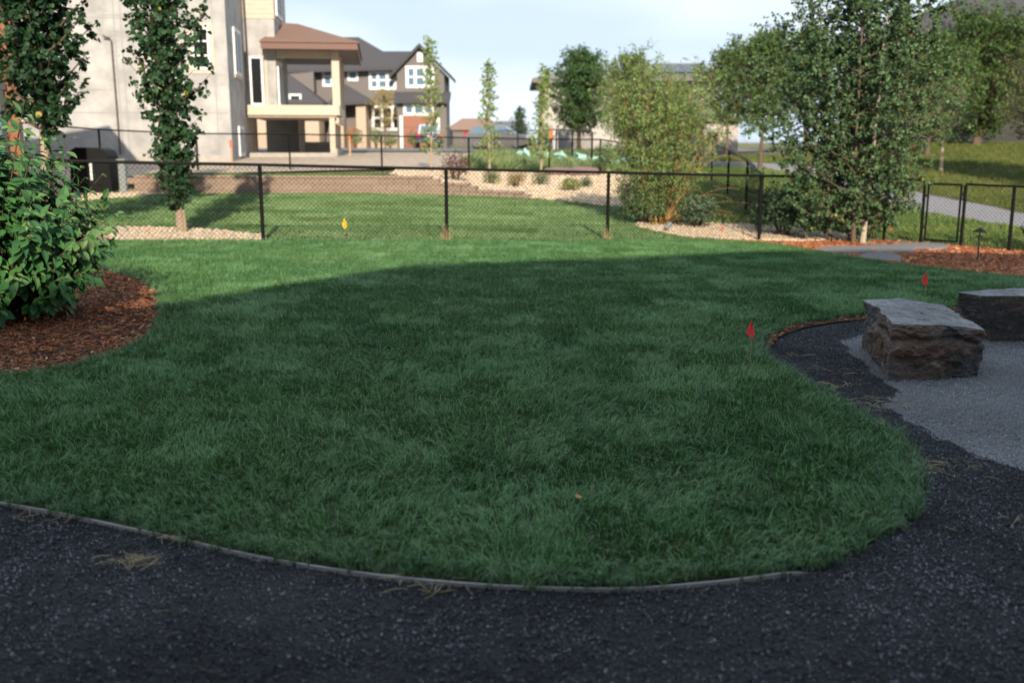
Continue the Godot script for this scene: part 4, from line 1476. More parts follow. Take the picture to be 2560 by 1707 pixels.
	roof_part("roof", [k + Vector3(-12.2, 7.7, 0.5), k + Vector3(-7.4, 7.7, 0.5), k + Vector3(-7.4, 9.25, -3.0), k + Vector3(-12.2, 9.25, -3.0), k + Vector3(-7.4, 7.7, -7.0), k + Vector3(-12.2, 7.7, -7.0)],
		[[0, 1, 2, 3], [4, 5, 3, 2]], 0.25, M.charcoal_shingle, d)
	roof_part("gable_roof", [k + Vector3(-9.95, 7.05, 1.5), k + Vector3(-7.5, 9.5, 1.5), k + Vector3(-7.5, 9.5, -6.2), k + Vector3(-9.95, 7.05, -6.2), k + Vector3(-5.0, 7.05, 1.5), k + Vector3(-5.0, 7.05, -6.2)],
		[[0, 1, 2, 3], [1, 4, 5, 2]], 0.3, M.charcoal_trim, d)
	part("soffit", k + Vector3(-16.1, 7.38, 0.003), k + Vector3(-9.45, 7.5, 0.5), M.charcoal_trim, d)
	var fr: Material = M.white_vinyl
	window_part(d, 3.3, 5.0, 5.65, 6.75, 1.0, 3, 2, fr, M.glass_blue, 0.24)
	window_part(d, 0.15, 4.9, 2.42, 6.45, 0.0, 3, 2, fr, M.glass_blue, 0.24)
	window_part(d, -1.62, 5.6, -0.72, 6.5, 0.0, 1, 1, fr, M.glass_blue, 0.2)
	window_part(d, -3.7, 5.15, -2.8, 6.8, 0.0, 1, 2, fr, M.glass_blue, 0.22)
	part("vent", k + Vector3(-7.74, 8.05, 1.001), k + Vector3(-7.28, 8.78, 1.06), M.white_vinyl, d)
	# lower roofs
	roof_part("porch_roof", [k + Vector3(-14.9, 4.75, 2.4), k + Vector3(-11.4, 4.95, 2.4), k + Vector3(-11.4, 4.95, 0.1), k + Vector3(-13.9, 6.4, 0.1)], [[0, 1, 3], [1, 2, 3]], 0.25, M.charcoal_shingle, d)
	roof_part("wing_roof", [k + Vector3(-21.0, 4.75, 4.2), k + Vector3(-14.9, 4.7, 4.2), k + Vector3(-14.9, 4.7, 1.25), k + Vector3(-18.2, 7.1, 1.25), k + Vector3(-18.6, 7.1, 1.25)], [[0, 1, 3, 4], [1, 2, 3]], 0.25, M.charcoal_shingle, d)
	part("wing_wall", k + Vector3(-20.5, 0.4, 1.3), k + Vector3(-15.4, 4.6, 3.8), M.tan_stone, d)
	window_part(d, -5.7, 3.4, -4.7, 4.4, 3.8, 1, 1, fr, M.glass_dark, 0.16)
	part("porch_pier", k + Vector3(-12.7, 0.4, 0.1), k + Vector3(-11.9, 4.75, 2.0), M.tan_stone, d)
	part("porch_pier", k + Vector3(-14.6, 0.4, 0.1), k + Vector3(-13.75, 4.75, 2.0), M.tan_stone, d)
	part("porch_back", k + Vector3(-13.75, 0.4, 0.1), k + Vector3(-12.7, 4.75, 0.4), M.taupe_siding, d)
	part("front_door", k + Vector3(-13.6, 0.6, 0.41), k + Vector3(-12.85, 2.9, 0.48), M.garage_wood, d)
	window_part(d, 0.3, 1.6, 2.9, 3.65, 0.0, 3, 2, fr, M.glass_dark, 0.22)
	part("stone_base", k + Vector3(-11.8, 0.3, 0.0), k + Vector3(-9.5, 2.2, 0.25), M.tan_stone, d)
	roof_part("garage_roof", [k + Vector3(-9.6, 4.95, 3.0), k + Vector3(-5.0, 4.95, 3.0), k + Vector3(-5.0, 5.7, 1.02), k + Vector3(-9.6, 5.7, 1.02)], [[0, 1, 2, 3]], 0.25, M.charcoal_shingle, d)
	part("garage_wall", k + Vector3(-9.3, 0.4, 1.02), k + Vector3(-5.3, 4.7, 2.4), M.taupe_siding, d)
	window_part(d, 3.2, 2.75, 5.7, 3.7, 2.4, 3, 1, fr, M.glass_blue, 0.24)
	part("garage_door", k + Vector3(-8.8, 0.6, 2.401), k + Vector3(-6.3, 3.72, 2.48), M.garage_wood, d)
	for i in 3:
		part("panel_joint", k + Vector3(-8.8, 1.3 + i * 0.75, 2.481), k + Vector3(-6.3, 1.36 + i * 0.75, 2.49), M.brown_fascia, d)
	for q in [-9.1, -6.1]:
		part("garage_trim", k + Vector3(q, 0.5, 2.401), k + Vector3(q + 0.25, 3.75, 2.5), M.white_vinyl, d)

	# pale house with solar panels
	var p := thing("pale_house", "pale house with low grey roof and solar panels behind the trees", "house", Vector3(7.5, 1.0, -66))
	k = Vector3(-7.5, -1.0, 0)
	part("wall", k + Vector3(2.0, 0.3, -9), k + Vector3(8.6, 5.6, 0), M.pale_stucco, p)
	part("wall", k + Vector3(8.6, 0.3, -9), k + Vector3(13.0, 5.6, 1.2), M.pale_stucco, p)
	roof_part("roof", [k + Vector3(1.3, 5.6, 0.7), k + Vector3(9.0, 5.6, 0.7), k + Vector3(9.0, 5.6, -9.7), k + Vector3(1.3, 5.6, -9.7), k + Vector3(4.6, 6.7, -4.4), k + Vector3(7.0, 6.7, -4.4)], [[0, 1, 5, 4], [1, 2, 5], [2, 3, 4, 5], [3, 0, 4]], 0.25, M.grey_roof, p)
	roof_part("roof", [k + Vector3(8.2, 5.62, 1.9), k + Vector3(13.7, 5.62, 1.9), k + Vector3(13.7, 5.62, -9.7), k + Vector3(8.2, 5.62, -9.7), k + Vector3(9.6, 6.85, -3.6), k + Vector3(12.6, 6.85, -3.6)], [[0, 1, 5, 4], [1, 2, 5], [2, 3, 4, 5], [3, 0, 4]], 0.25, M.grey_roof, p)
	for i in 4:
		for j in 2:
			var s := Shape.new()
			s.box(k + Vector3(9.75 + i * 0.86, 6.12 + j * 0.33, 0.0 - j * 1.5), Vector3(0.82, 0.05, 1.5), Basis(Vector3.RIGHT, 0.22))
			obj("solar_panel", s.mesh(), M.solar, p)
	window_part(p, 2.6, 2.9, 3.4, 4.3, 1.2, 1, 2, fr, M.glass_dark, 0.14)
	window_part(p, -3.4, 2.9, -2.4, 4.2, 0.0, 1, 2, fr, M.glass_dark, 0.14)
	var chim := Shape.new()
	chim.tube([k + Vector3(8.7, 6.3, -2), k + Vector3(8.7, 6.75, -2)], [0.12, 0.12], 8)
	obj("vent_pipe", chim.mesh(), M.charcoal_trim, p)
	var low := thing("white_garage", "low white building with small window across the footpath", "house", Vector3(10.8, 0.9, -57))
	part("wall", Vector3(-1.6, -0.5, -5), Vector3(1.9, 1.9, 0), M.pale_stucco, low)
	window_part(low, 0.15, 0.75, 0.8, 1.3, 0.0, 1, 1, M.joint, M.glass_dark, 0.06)
	roof_part("roof", [Vector3(-1.9, 1.95, 0.3), Vector3(2.2, 1.95, 0.3), Vector3(2.2, 1.95, -5.3), Vector3(-1.9, 1.95, -5.3), Vector3(-0.2, 2.9, -2.5), Vector3(0.4, 2.9, -2.5)], [[0, 1, 5, 4], [1, 2, 5], [2, 3, 4, 5], [3, 0, 4]], 0.12, M.grey_roof, low)

	# dark house on the rise beyond the gate
	var r := thing("dark_house", "dark-walled house with wide eaves on the rise beyond the gate", "house", Vector3(27, 1.5, -54))
	k = Vector3(-27, -1.5, 54)
	part("wall", k + Vector3(19.6, 0.3, -61), k + Vector3(37, 6.2, -48.6), M.dark_wall, r)
	part("fascia", k + Vector3(17.9, 6.22, -47.2), k + Vector3(38.2, 6.5, -47.1), M.charcoal_trim, r)
	part("soffit", k + Vector3(17.9, 6.2, -62), k + Vector3(38.2, 6.3, -47.21), M.charcoal_trim, r)
	roof_part("roof", [k + Vector3(17.6, 6.45, -46.9), k + Vector3(38.5, 6.45, -46.9), k + Vector3(38.5, 6.45, -62.3), k + Vector3(17.6, 6.45, -62.3), k + Vector3(26.5, 10.2, -54.6), k + Vector3(31, 10.2, -54.6)], [[0, 1, 5, 4], [1, 2, 5], [2, 3, 4, 5], [3, 0, 4]], 0.06, M.charcoal_shingle, r)
	window_part(r, -6.2, 2.2, -4.8, 3.9, 5.4, 2, 1, M.charcoal_trim, M.glass_dark, 0.1)

	# orange-brown neighbouring house
	var w := thing("orange_house", "orange-brown house wall with dark framed door behind the tall tree", "house", Vector3(-10.62, 0, -22), deg_to_rad(27))
	part("wall", Vector3(-9.0, -0.4, -9.0), Vector3(0, 6.9, 0), M.orange_siding, w)
	window_part(w, -1.5, 0.15, -0.28, 2.62, 0.0, 1, 2, M.charcoal_trim, M.glass_blue, 0.09, Basis(), Vector3.ZERO, "glass_door")
	part("door_head", Vector3(-1.6, 2.63, 0.001), Vector3(-0.22, 2.78, 0.07), M.charcoal_trim, w)
	part("corner_trim", Vector3(-0.04, -0.2, -0.06), Vector3(0.04, 1.95, 0.04), M.charcoal_trim, w)
	part("roof", Vector3(-9.3, 6.9, -9.3), Vector3(0.12, 7.12, 0.2), M.charcoal_shingle, w)
	part("chimney", Vector3(-1.5, 7.12, -2.4), Vector3(-0.2, 8.3, -1.2), M.orange_siding, w)

	# far roofs down the road
	for q in [[-5.6, -150.0, 7.8, 3.6, 5.2, M.far_brown_roof, "distant house with brown hipped roof beyond the parked cars"], [-11.0, -140.0, 5.5, 3.4, 4.3, M.far_grey_roof, "distant house with grey hipped roof beyond the blue pickup"], [-0.9, -145.0, 6.0, 3.5, 4.7, M.far_grey_roof, "distant house with grey roof behind the pale estate car"]]:
		var t := thing("far_house", q[6], "house", Vector3(q[0], 1.0, q[1]), 0.0, "houses far down the road")
		var hw: float = q[2] * 0.5
		part("wall", Vector3(-hw * 0.94, -0.6, -4), Vector3(hw * 0.94, q[3] - 1.0, 4), M.taupe_siding, t)
		roof_part("roof", [Vector3(-hw, q[3] - 1.0, 4.4), Vector3(hw, q[3] - 1.0, 4.4), Vector3(hw, q[3] - 1.0, -4.4), Vector3(-hw, q[3] - 1.0, -4.4), Vector3(-hw * 0.45, q[4] - 1.0, 0), Vector3(hw * 0.6, q[4] - 1.0, 0)], [[0, 1, 5, 4], [1, 2, 5], [2, 3, 4, 5], [3, 0, 4]], 0.15, q[5], t)
		window_part(t, -1.2, 0.9, 0.4, 2.0, 4.0, 2, 1, fr, M.glass_dark, 0.12)

	# the home behind the camera, whose roof shades the lawn
	var own := thing("home", "two-storey house behind the garden whose gables shade the lawn", "house", Vector3(0, 0, 4))
	var pr := Shape.new()
	pr.prism(PackedVector2Array([Vector2(-19, -0.3), Vector2(19, -0.3), Vector2(19, 9.7), Vector2(9, 9.7), Vector2(6.3, 9.3), Vector2(4.1, 8.62), Vector2(0.73, 7.82), Vector2(-1.5, 6.3), Vector2(-3.6, 5.55), Vector2(-6.0, 6.6), Vector2(-10.0, 8.6), Vector2(-14.0, 6.6), Vector2(-19, 6.3)]), 9.0, 0.0)
	obj("wall", pr.mesh(), M.house_wall, own)
	var ridge := [[-19, 6.3], [-14, 6.6], [-10, 8.6], [-6, 6.6], [-3.6, 5.55], [-1.5, 6.3], [0.73, 7.82], [4.1, 8.62], [6.3, 9.3], [9, 9.7], [19, 9.7]]
	for i in ridge.size() - 1:
		roof_part("roof_slope", [Vector3(ridge[i][0], ridge[i][1] + 0.08, 9.4), Vector3(ridge[i + 1][0], ridge[i + 1][1] + 0.08, 9.4), Vector3(ridge[i + 1][0], ridge[i + 1][1] + 0.08, -0.4), Vector3(ridge[i][0], ridge[i][1] + 0.08, -0.4)], [[0, 1, 2, 3]], 0.07, M.charcoal_shingle, own)

# ------------------------------------------------------------------ cars
func wheel(parent: Node3D, x: float, z: float, r: float) -> void:
	var w := Shape.new()
	w.tube([Vector3(x, r, z - 0.11), Vector3(x, r, z - 0.09), Vector3(x, r, z + 0.09), Vector3(x, r, z + 0.11)], [r * 0.92, r, r, r * 0.92], 20)
	var o := obj("wheel", w.mesh(), M.tyre, parent)
	var m := Shape.new()
	var s := 1.0 if z > 0 else -1.0
	m.tube([Vector3(x, r, z + s * 0.09), Vector3(x, r, z + s * 0.122)], [r * 0.66, r * 0.62], 16)
	obj("rim", m.mesh(), M.rim, o)

# side outline lofted across the width: tumblehome above the waist
func car_body(outline: Array, half: float, waist: float, tuck: float) -> ArrayMesh:
	var s := Shape.new()
	var cs := [[-half, 1.0], [-half * 0.93, 1.0], [half * 0.93, 1.0], [half, 1.0]]
	var p := []
	for q in outline:
		var row := []
		var inw := clampf((q[1] - waist) / 0.7, 0, 1) * tuck
		row.append(Vector3(q[0] * 0.985, q[1] * 0.99 + 0.01, half - inw))
		row.append(Vector3(q[0], q[1], half - inw - 0.06))
		row.append(Vector3(q[0], q[1], -half + inw + 0.06))
		row.append(Vector3(q[0] * 0.985, q[1] * 0.99 + 0.01, -half + inw))
		p.append(row)
	var n := outline.size()
	for i in n:
		var e := (i + 1) % n
		for k in 3:
			s.quad(p[i][k], p[i][k + 1], p[e][k + 1], p[e][k])
	for side in [0, 3]:
		var flat := PackedVector2Array()
		for q in p:
			flat.append(Vector2(q[side].x, q[side].y))
		var t := Geometry2D.triangulate_polygon(flat)
		for i in range(0, t.size(), 3):
			s.tri(p[t[i]][side], p[t[i + 1]][side], p[t[i + 2]][side])
	return s.mesh()

func cars() -> void:
	# grey estate, side on, nose to the right
	var c := thing("parked_car", "silver grey estate car parked side-on behind the young trees", "car", P(-0.85, -71.5, 0.02), deg_to_rad(-16))
	var body := [[-2.3, 0.42], [-2.36, 0.75], [-2.3, 1.05], [-2.15, 1.12], [1.0, 1.06], [1.75, 0.98], [2.2, 0.82], [2.36, 0.62], [2.36, 0.4], [1.9, 0.24], [-1.9, 0.24]]
	body.reverse()
	obj("body", car_body(body, 0.92, 0.9, 0.05), M.car_grey, c)
	var cab := [[-2.22, 1.08], [-1.75, 1.56], [-1.5, 1.62], [0.0, 1.64], [0.35, 1.58], [1.15, 1.05]]
	cab.reverse()
	obj("roof", car_body(cab, 0.84, 1.0, 0.16), M.car_grey, c)
	for z in [-1.0, 1.0]:
		for q in [[-1.85, -0.95, -1.6, -0.92], [-0.88, -0.02, -0.86, -0.02], [0.05, 0.85, 0.05, 0.32]]:
			var s := Shape.new()
			var z0: float = 0.845 * z
			var z1: float = 0.74 * z
			s.hexa([Vector3(q[0], 1.1, z0 + 0.01), Vector3(q[1], 1.1, z0 + 0.01), Vector3(q[1], 1.1, z0 - 0.01), Vector3(q[0], 1.1, z0 - 0.01), Vector3(q[2], 1.52, z1 + 0.01), Vector3(q[3], 1.52, z1 + 0.01), Vector3(q[3], 1.52, z1 - 0.01), Vector3(q[2], 1.52, z1 - 0.01)])
			obj("side_window", s.mesh(), M.glass_blue, c)
	var ws := Shape.new()
	ws.quad(Vector3(1.16, 1.08, 0.72), Vector3(1.16, 1.08, -0.72), Vector3(0.4, 1.585, -0.6), Vector3(0.4, 1.585, 0.6))
	obj("windscreen", ws.mesh(), M.glass_blue, c)
	for x in [-1.45, 1.45]:
		for z in [-0.8, 0.8]:
			wheel(c, x, z, 0.34)
	for z in [-0.75, 0.75]:
		part("tail_light", Vector3(-2.38, 0.82, z - 0.13), Vector3(-2.2, 1.2, z + 0.14), M.tail_lamp, c)
		part("headlight", Vector3(2.1, 0.7, z - 0.14), Vector3(2.3, 0.84, z + 0.15), M.head_lamp, c)
		part("mirror", Vector3(0.85, 1.05, z * 1.26 - 0.06), Vector3(1.0, 1.18, z * 1.26 + 0.06), M.car_grey, c)
	# blue pickup seen from behind
	var t := thing("parked_car", "dark blue pickup seen from behind with red tail lights", "car", P(-6.4, -78, 0.02), deg_to_rad(97))
	var tb := [[-2.5, 0.45], [-2.55, 1.05], [2.4, 1.05], [2.7, 0.85], [2.7, 0.5], [2.2, 0.35], [-2.2, 0.35]]
	tb.reverse()
	obj("body", car_body(tb, 0.98, 0.9, 0.04), M.car_blue, t)
	var tc := [[-0.5, 1.05], [-0.4, 1.75], [0.8, 1.8], [1.5, 1.05]]
	tc.reverse()
	obj("cab", car_body(tc, 0.88, 1.0, 0.14), M.car_blue, t)
	var rw := Shape.new()
	rw.quad(Vector3(-0.5, 1.2, -0.65), Vector3(-0.5, 1.2, 0.65), Vector3(-0.44, 1.66, 0.6), Vector3(-0.44, 1.66, -0.6))
	obj("rear_window", rw.mesh(), M.glass_blue, t)
	for z in [-0.86, 0.86]:
		part("tail_light", Vector3(-2.58, 0.75, z - 0.1), Vector3(-2.46, 1.03, z + 0.12), M.tail_lamp, t)
	part("number_plate", Vector3(-2.6, 0.72, -0.25), Vector3(-2.55, 0.9, 0.25), M.label_white, t)
	for x in [-1.6, 1.7]:
		for z in [-0.86, 0.86]:
			wheel(t, x, z, 0.38)

# ------------------------------------------------------------------ plants
var ovate := [0.06, 0.62, 0.95, 1.0, 0.82, 0.48, 0.0]
var heart := [0.35, 1.0, 0.75, 0.0]
var lance := [0.1, 1.0, 0.0]

func dogwood() -> void:
	var root := thing("leafy_bush", "big bush with broad pointed green leaves on the mulch bed", "bush", P(-4.5, -8.5))
	var lm := leaf_mesh(ovate, 1.0, 0.58, 0.22, 0.2)
	var lm2 := leaf_mesh(ovate, 1.0, 0.46, 0.38, 0.42)
	var stems := Shape.new()
	var xf := []
	var shoots := []
	for i in 420:
		var d := rdir()
		if d.y < -0.82:
			d.y = -d.y
		var bump := 1.0 + 0.22 * fn.get_noise_3d(d.x * 110, d.y * 110 + 30, d.z * 110)
		var r := bump * (rf(0.82, 1.04) if i % 4 else rf(0.5, 0.8))
		shoots.append(Vector3(d.x * 1.02 * r, maxf(0.1, 0.80 + d.y * 0.88 * r), d.z * 1.0 * r))
	# single long shoots that stand clear of the mass
	for q in [[0.62, 1.86, 0.35], [1.28, 0.95, 0.35], [1.2, 0.80, 0.3], [0.2, 1.66, 0.5], [0.9, 1.55, 0.2]]:
		shoots.append(Vector3(q[0], q[1], q[2]))
	for i in shoots.size():
		var e: Vector3 = shoots[i]
		var b := Vector3(e.x * 0.12, -0.03, e.z * 0.12)
		var m := Vector3(e.x * 0.55, e.y * 0.6, e.z * 0.55)
		stems.tube([b, m, e], [0.009, 0.006, 0.002], 4, false)
		var out := Vector3(e.x, 0.35 * (e.y - 0.6), e.z).normalized()
		var dir := (e - m).normalized()
		var pairs := 6 if i < 420 else 5
		for k in pairs:
			var t := 1.0 - k / float(pairs) * 0.85
			var p := m.lerp(e, t)
			var side := dir.cross(Vector3.UP).normalized().rotated(dir, k * PI / 2 + rf(-0.4, 0.4))
			for s in [-1.0, 1.0]:
				var young := 0.55 if k == 0 else 1.0
				var ld: Vector3 = (side * s * 0.9 + out * 0.55 + dir * (0.5 if k < 2 else 0.1) + Vector3.DOWN * rf(0.15, 0.7)).normalized()
				var lu := (Vector3.UP * 0.8 + out * 0.75 + rdir() * 0.35).normalized()
				xf.append([Transform3D(leaf_basis(ld, lu, rf(0.085, 0.142) * young * (1.0 if i < 420 else 0.9)), p + side * s * 0.012), k == 0 or i >= 420])
	obj("stem", stems.mesh(), M.brown_bark, root).set_meta("kind", "stuff")
	# leaves nearest the garden path are parts of their own, the rest one mass
	var order := range(xf.size())
	var score := func(a: int) -> float:
		var p: Vector3 = xf[a][0].origin
		return p.z * 0.9 + p.x * 0.55 + (2.0 if a >= 420 * 12 else 0.0)
	order.sort_custom(func(a, b): return score.call(a) > score.call(b))
	var tones := []
	for c in [[0.022, 0.082, 0.027], [0.032, 0.108, 0.033], [0.045, 0.13, 0.038], [0.09, 0.17, 0.05]]:
		var mm: StandardMaterial3D = M.leaf.duplicate()
		mm.vertex_color_use_as_albedo = false
		mm.albedo_color = lin(c[0], c[1], c[2])
		tones.append(mm)
	var rest := []
	var cols := []
	for n in order.size():
		var i: int = order[n]
		if n < 300:
			var o := obj("leaf", lm if i % 3 else lm2, tones[3] if xf[i][1] or i % 17 == 0 else tones[i % 3], root)
			o.transform = xf[i][0]
		else:
			rest.append(xf[i][0])
			cols.append(tint([0.028, 0.1, 0.028], [0.06, 0.16, 0.045], rng.randf()) if not xf[i][1] else tint([0.08, 0.18, 0.045], [0.12, 0.22, 0.06], rng.randf()))
	baked("foliage", lm, M.leaf, rest, cols, root)

func vegetation() -> void:
	dogwood()
	var aspen := leaf_mesh(heart, 1.0, 0.98, 0.12, 0.12)
	var aspen_low := leaf_mesh([0.5, 1.0, 0.0], 1.0, 0.95, 0.15, 0.1)
	var broad := leaf_mesh([0.1, 1.0, 0.0], 1.0, 0.62, 0.2, 0.2)
	var narrow := leaf_mesh(lance, 1.0, 0.24, 0.2, 0.2)
	# the two columnar aspens at the fence
	tree("columnar_aspen", "dense dark columnar aspen rising behind the leafy bush", "tree", P(-7.4, -16.0), {"stems": [[0.05, 0, 8.6, 0.075]], "limbs": 210, "from": 0.18, "env": [[0.16, 0.25], [0.24, 0.72], [0.3, 0.95], [0.5, 0.95], [0.75, 0.6], [1.0, 0.12]], "rise": 0.9, "twig_bark": M.brown_bark, "twigs": 10, "per_twig": 11, "twig": 0.26, "size": 0.088, "leaf": aspen, "cols": [[0.010, 0.036, 0.015], [0.024, 0.064, 0.024]], "bark": M.aspen_bark, "single": 200, "top": 4.6, "hang": 0.7}, "columnar aspens at the fence")
	tree("columnar_aspen", "columnar aspen with pale trunk standing in the stone bed by the fence", "tree", P(-5.43, -16.4), {"stems": [[-0.42, 0, 7.8, 0.062], [-0.2, 0.1, 5.5, 0.026, 0.08, 0.06]], "limbs": 150, "from": 0.09, "env": [[0.05, 0.12], [0.12, 0.22], [0.2, 0.38], [0.28, 0.66], [0.36, 0.72], [0.45, 0.58], [0.55, 0.46], [0.8, 0.34], [1.0, 0.1]], "rise": 0.9, "twig_bark": M.brown_bark, "twigs": 9, "per_twig": 9, "twig": 0.24, "size": 0.078, "leaf": aspen, "cols": [[0.012, 0.042, 0.016], [0.032, 0.08, 0.028]], "bark": M.aspen_bark, "single": 200, "top": 4.4, "hang": 0.7, "bias": 1.0}, "columnar aspens at the fence")
	# young aspens behind the back wall
	var yc := [[0.10, 0.19, 0.035], [0.22, 0.29, 0.07]]
	for q in [[-2.48, -30.9, 4.0, 0.42, "young yellow-green aspen beside the purple bush"], [-0.72, -32.6, 3.5, 0.34, "slim young aspen behind the first round green shrub"], [0.93, -32.4, 3.4, 0.36, "slim young aspen behind the orange shrub and the green shrub"]]:
		tree("young_aspen", q[4], "tree", P(q[0], q[1]), {"stems": [[rf(-0.1, 0.1), 0, q[2], 0.035]], "limbs": int(60 + q[3] * 20), "from": 0.12, "env": [[0.1, q[3] * 1.3], [0.3, q[3] * 1.1], [0.55, q[3] * 0.8], [0.85, q[3] * 0.35], [1.0, 0.04]], "rise": 0.9, "twigs": 4, "per_twig": 6, "twig": 0.26, "size": 0.066, "leaf": aspen_low, "cols": yc, "bark": M.aspen_bark}, "young aspens along the back fence")
	tree("yellowing_tree", "small yellowing tree in front of the dark grey house", "tree", P(-8.75, -70.0), {"stems": [[0, 0, 3.9, 0.05]], "limbs": 50, "from": 0.32, "env": [[0.3, 0.7], [0.55, 1.1], [0.8, 0.9], [1.0, 0.3]], "rise": 0.6, "twigs": 5, "per_twig": 6, "twig": 0.35, "size": 0.13, "leaf": broad, "cols": [[0.16, 0.16, 0.04], [0.36, 0.24, 0.08]], "bark": M.brown_bark, "yellow": 0.2})
	# willow with yellow rods
	var st := []
	for i in 15:
		var a := i * 2.4
		st.append([cos(a) * rf(0.3, 1.25), sin(a) * rf(0.1, 0.6), rf(1.7, 3.05), 0.014, cos(a) * 0.12, sin(a) * 0.12])
	st[0] = [-0.35, 0, 3.3, 0.02]
	var wil := tree("willow_shrub", "tall feathery willow with yellow rods behind the fence", "shrub", P(2.95, -20.3), {"stems": st, "limbs": 330, "from": 0.03, "env": [[0.0, 0.7], [0.3, 0.65], [0.7, 0.45], [1.0, 0.15]], "rise": 1.2, "twigs": 7, "per_twig": 11, "twig": 0.34, "size": 0.085, "leaf": narrow, "cols": [[0.09, 0.175, 0.045], [0.23, 0.31, 0.10]], "twig_bark": M.brown_bark, "bark": M.willow_twig, "hang": 0.1, "flat": 0.3, "yellow": 0.05})
	for i in 18:
		var s := Shape.new()
		var a := rf(-0.6, 0.7)
		var ln := rf(0.7, 2.1)
		var up := rf(0.1, 1.9)
		var p := []
		var r := []
		for k in 9:
			var t := k / 8.0
			p.append(Vector3(0.1 + t * ln * cos(a), 0.05 + up * sin(t * rf(2.2, 2.3)) * 1.1, 0.3 + t * ln * sin(a) * 0.6))
			r.append(lerpf(0.0055, 0.002, t))
		s.tube(p, r, 4, false)
		obj("bare_rod", s.mesh(), M.willow_twig, wil)
	shrub("low_shrub", "low grey-green shrub at the foot of the willow", P(3.72, -20.0), 0.40, 0.34, 2200, 0.055, broad, [0.05, 0.09, 0.045], [0.13, 0.19, 0.11], M.brown_bark, "low shrubs under the willow")
	shrub("low_shrub", "low olive shrub spreading over the lawn edge beside the willow", P(2.72, -20.4), 0.55, 0.42, 2600, 0.055, broad, [0.05, 0.1, 0.035], [0.12, 0.17, 0.07], M.brown_bark, "low shrubs under the willow")
	# the multi-stemmed aspen by the gate
	tree("aspen_clump", "large multi-stemmed aspen with white trunk in front of the gate fence", "tree", P(6.52, -18.72), {"stems": [[0.30, 0.05, 6.4, 0.045, 0.0, 0.2], [-0.25, 0.1, 6.2, 0.036, -0.2, 0.3], [-0.55, 0.0, 5.7, 0.03, -0.5, -0.1], [0.75, 0.2, 5.2, 0.03, 0.2, 0.0], [-0.1, -0.3, 5.2, 0.028, -0.12, -0.15], [0.4, -0.5, 5.7, 0.028, 0.15, -0.3], [-0.35, -0.2, 4.0, 0.026, -0.85, -0.2]], "limbs": 380, "from": 0.05, "env": [[0.0, 0.6], [0.08, 1.1], [0.3, 1.35], [0.5, 0.9], [0.7, 0.5], [1.0, 0.12]], "rise": 0.5, "twigs": 9, "per_twig": 16, "twig": 0.34, "size": 0.057, "leaf": aspen_low, "cols": [[0.028, 0.072, 0.032], [0.10, 0.16, 0.062]], "bark": M.pale_bark, "twig_bark": M.brown_bark, "pale": 1, "hang": 0.5, "bias": 1.05, "yellow": 0.006})
	# trees beyond
	var mid := [[0.035, 0.08, 0.02], [0.10, 0.16, 0.04]]
	tree("round_tree", "dense dark green round tree in front of the pale house", "tree", P(3.75, -57.0), {"stems": [[0.1, 0, 5.4, 0.13]], "limbs": 170, "from": 0.22, "env": [[0.2, 1.6], [0.4, 2.2], [0.7, 1.9], [1.0, 0.6]], "rise": 0.4, "twigs": 9, "per_twig": 9, "twig": 0.5, "size": 0.16, "leaf": broad, "cols": [[0.025, 0.065, 0.02], [0.06, 0.12, 0.035]], "bark": M.brown_bark}, "trees along the footpath")
	tree("round_tree", "leafy green tree with forked trunk beside the footpath bend", "tree", P(8.5, -34.6), {"stems": [[0.05, 0, 4.4, 0.075]], "limbs": 190, "from": 0.3, "env": [[0.28, 1.2], [0.5, 1.75], [0.75, 1.5], [1.0, 0.5]], "rise": 0.55, "twigs": 9, "per_twig": 10, "twig": 0.35, "size": 0.1, "leaf": broad, "cols": mid, "bark": M.brown_bark}, "trees along the footpath")
	tree("round_tree", "light green tree behind the willow in front of the pale house", "tree", P(7.0, -44.0), {"stems": [[0, 0, 3.0, 0.08]], "limbs": 130, "from": 0.2, "env": [[0.2, 1.2], [0.5, 1.6], [0.75, 1.3], [1.0, 0.4]], "rise": 0.5, "twigs": 8, "per_twig": 9, "twig": 0.4, "size": 0.12, "leaf": broad, "cols": [[0.06, 0.11, 0.03], [0.16, 0.21, 0.06]], "bark": M.brown_bark}, "trees along the footpath")
	tree("round_tree", "soft green tree filling the gap between the dark round tree and the willow", "tree", P(5.75, -50.0), {"stems": [[0, 0, 4.7, 0.09]], "limbs": 150, "from": 0.18, "env": [[0.18, 1.2], [0.5, 1.7], [0.75, 1.4], [1.0, 0.4]], "rise": 0.55, "twigs": 9, "per_twig": 9, "twig": 0.45, "size": 0.12, "leaf": broad, "cols": [[0.055, 0.105, 0.028], [0.15, 0.2, 0.06]], "bark": M.brown_bark}, "trees along the footpath")
	tree("round_tree", "olive green tree in front of the white garage", "tree", P(10.6, -50.0), {"stems": [[0, 0, 4.9, 0.09]], "limbs": 130, "from": 0.3, "env": [[0.28, 1.2], [0.5, 2.1], [0.75, 1.8], [1.0, 0.5]], "rise": 0.5, "twigs": 9, "per_twig": 9, "twig": 0.4, "size": 0.13, "leaf": broad, "cols": [[0.04, 0.08, 0.02], [0.11, 0.15, 0.045]], "bark": M.brown_bark}, "trees along the footpath")
	tree("round_tree", "green tree beyond the footpath between the olive tree and the aspen", "tree", P(13.6, -47.0), {"stems": [[0, 0, 5.2, 0.09]], "limbs": 130, "from": 0.3, "env": [[0.28, 1.2], [0.5, 1.9], [0.75, 1.6], [1.0, 0.5]], "rise": 0.5, "twigs": 9, "per_twig": 9, "twig": 0.4, "size": 0.13, "leaf": broad, "cols": mid, "bark": M.brown_bark}, "trees along the footpath")
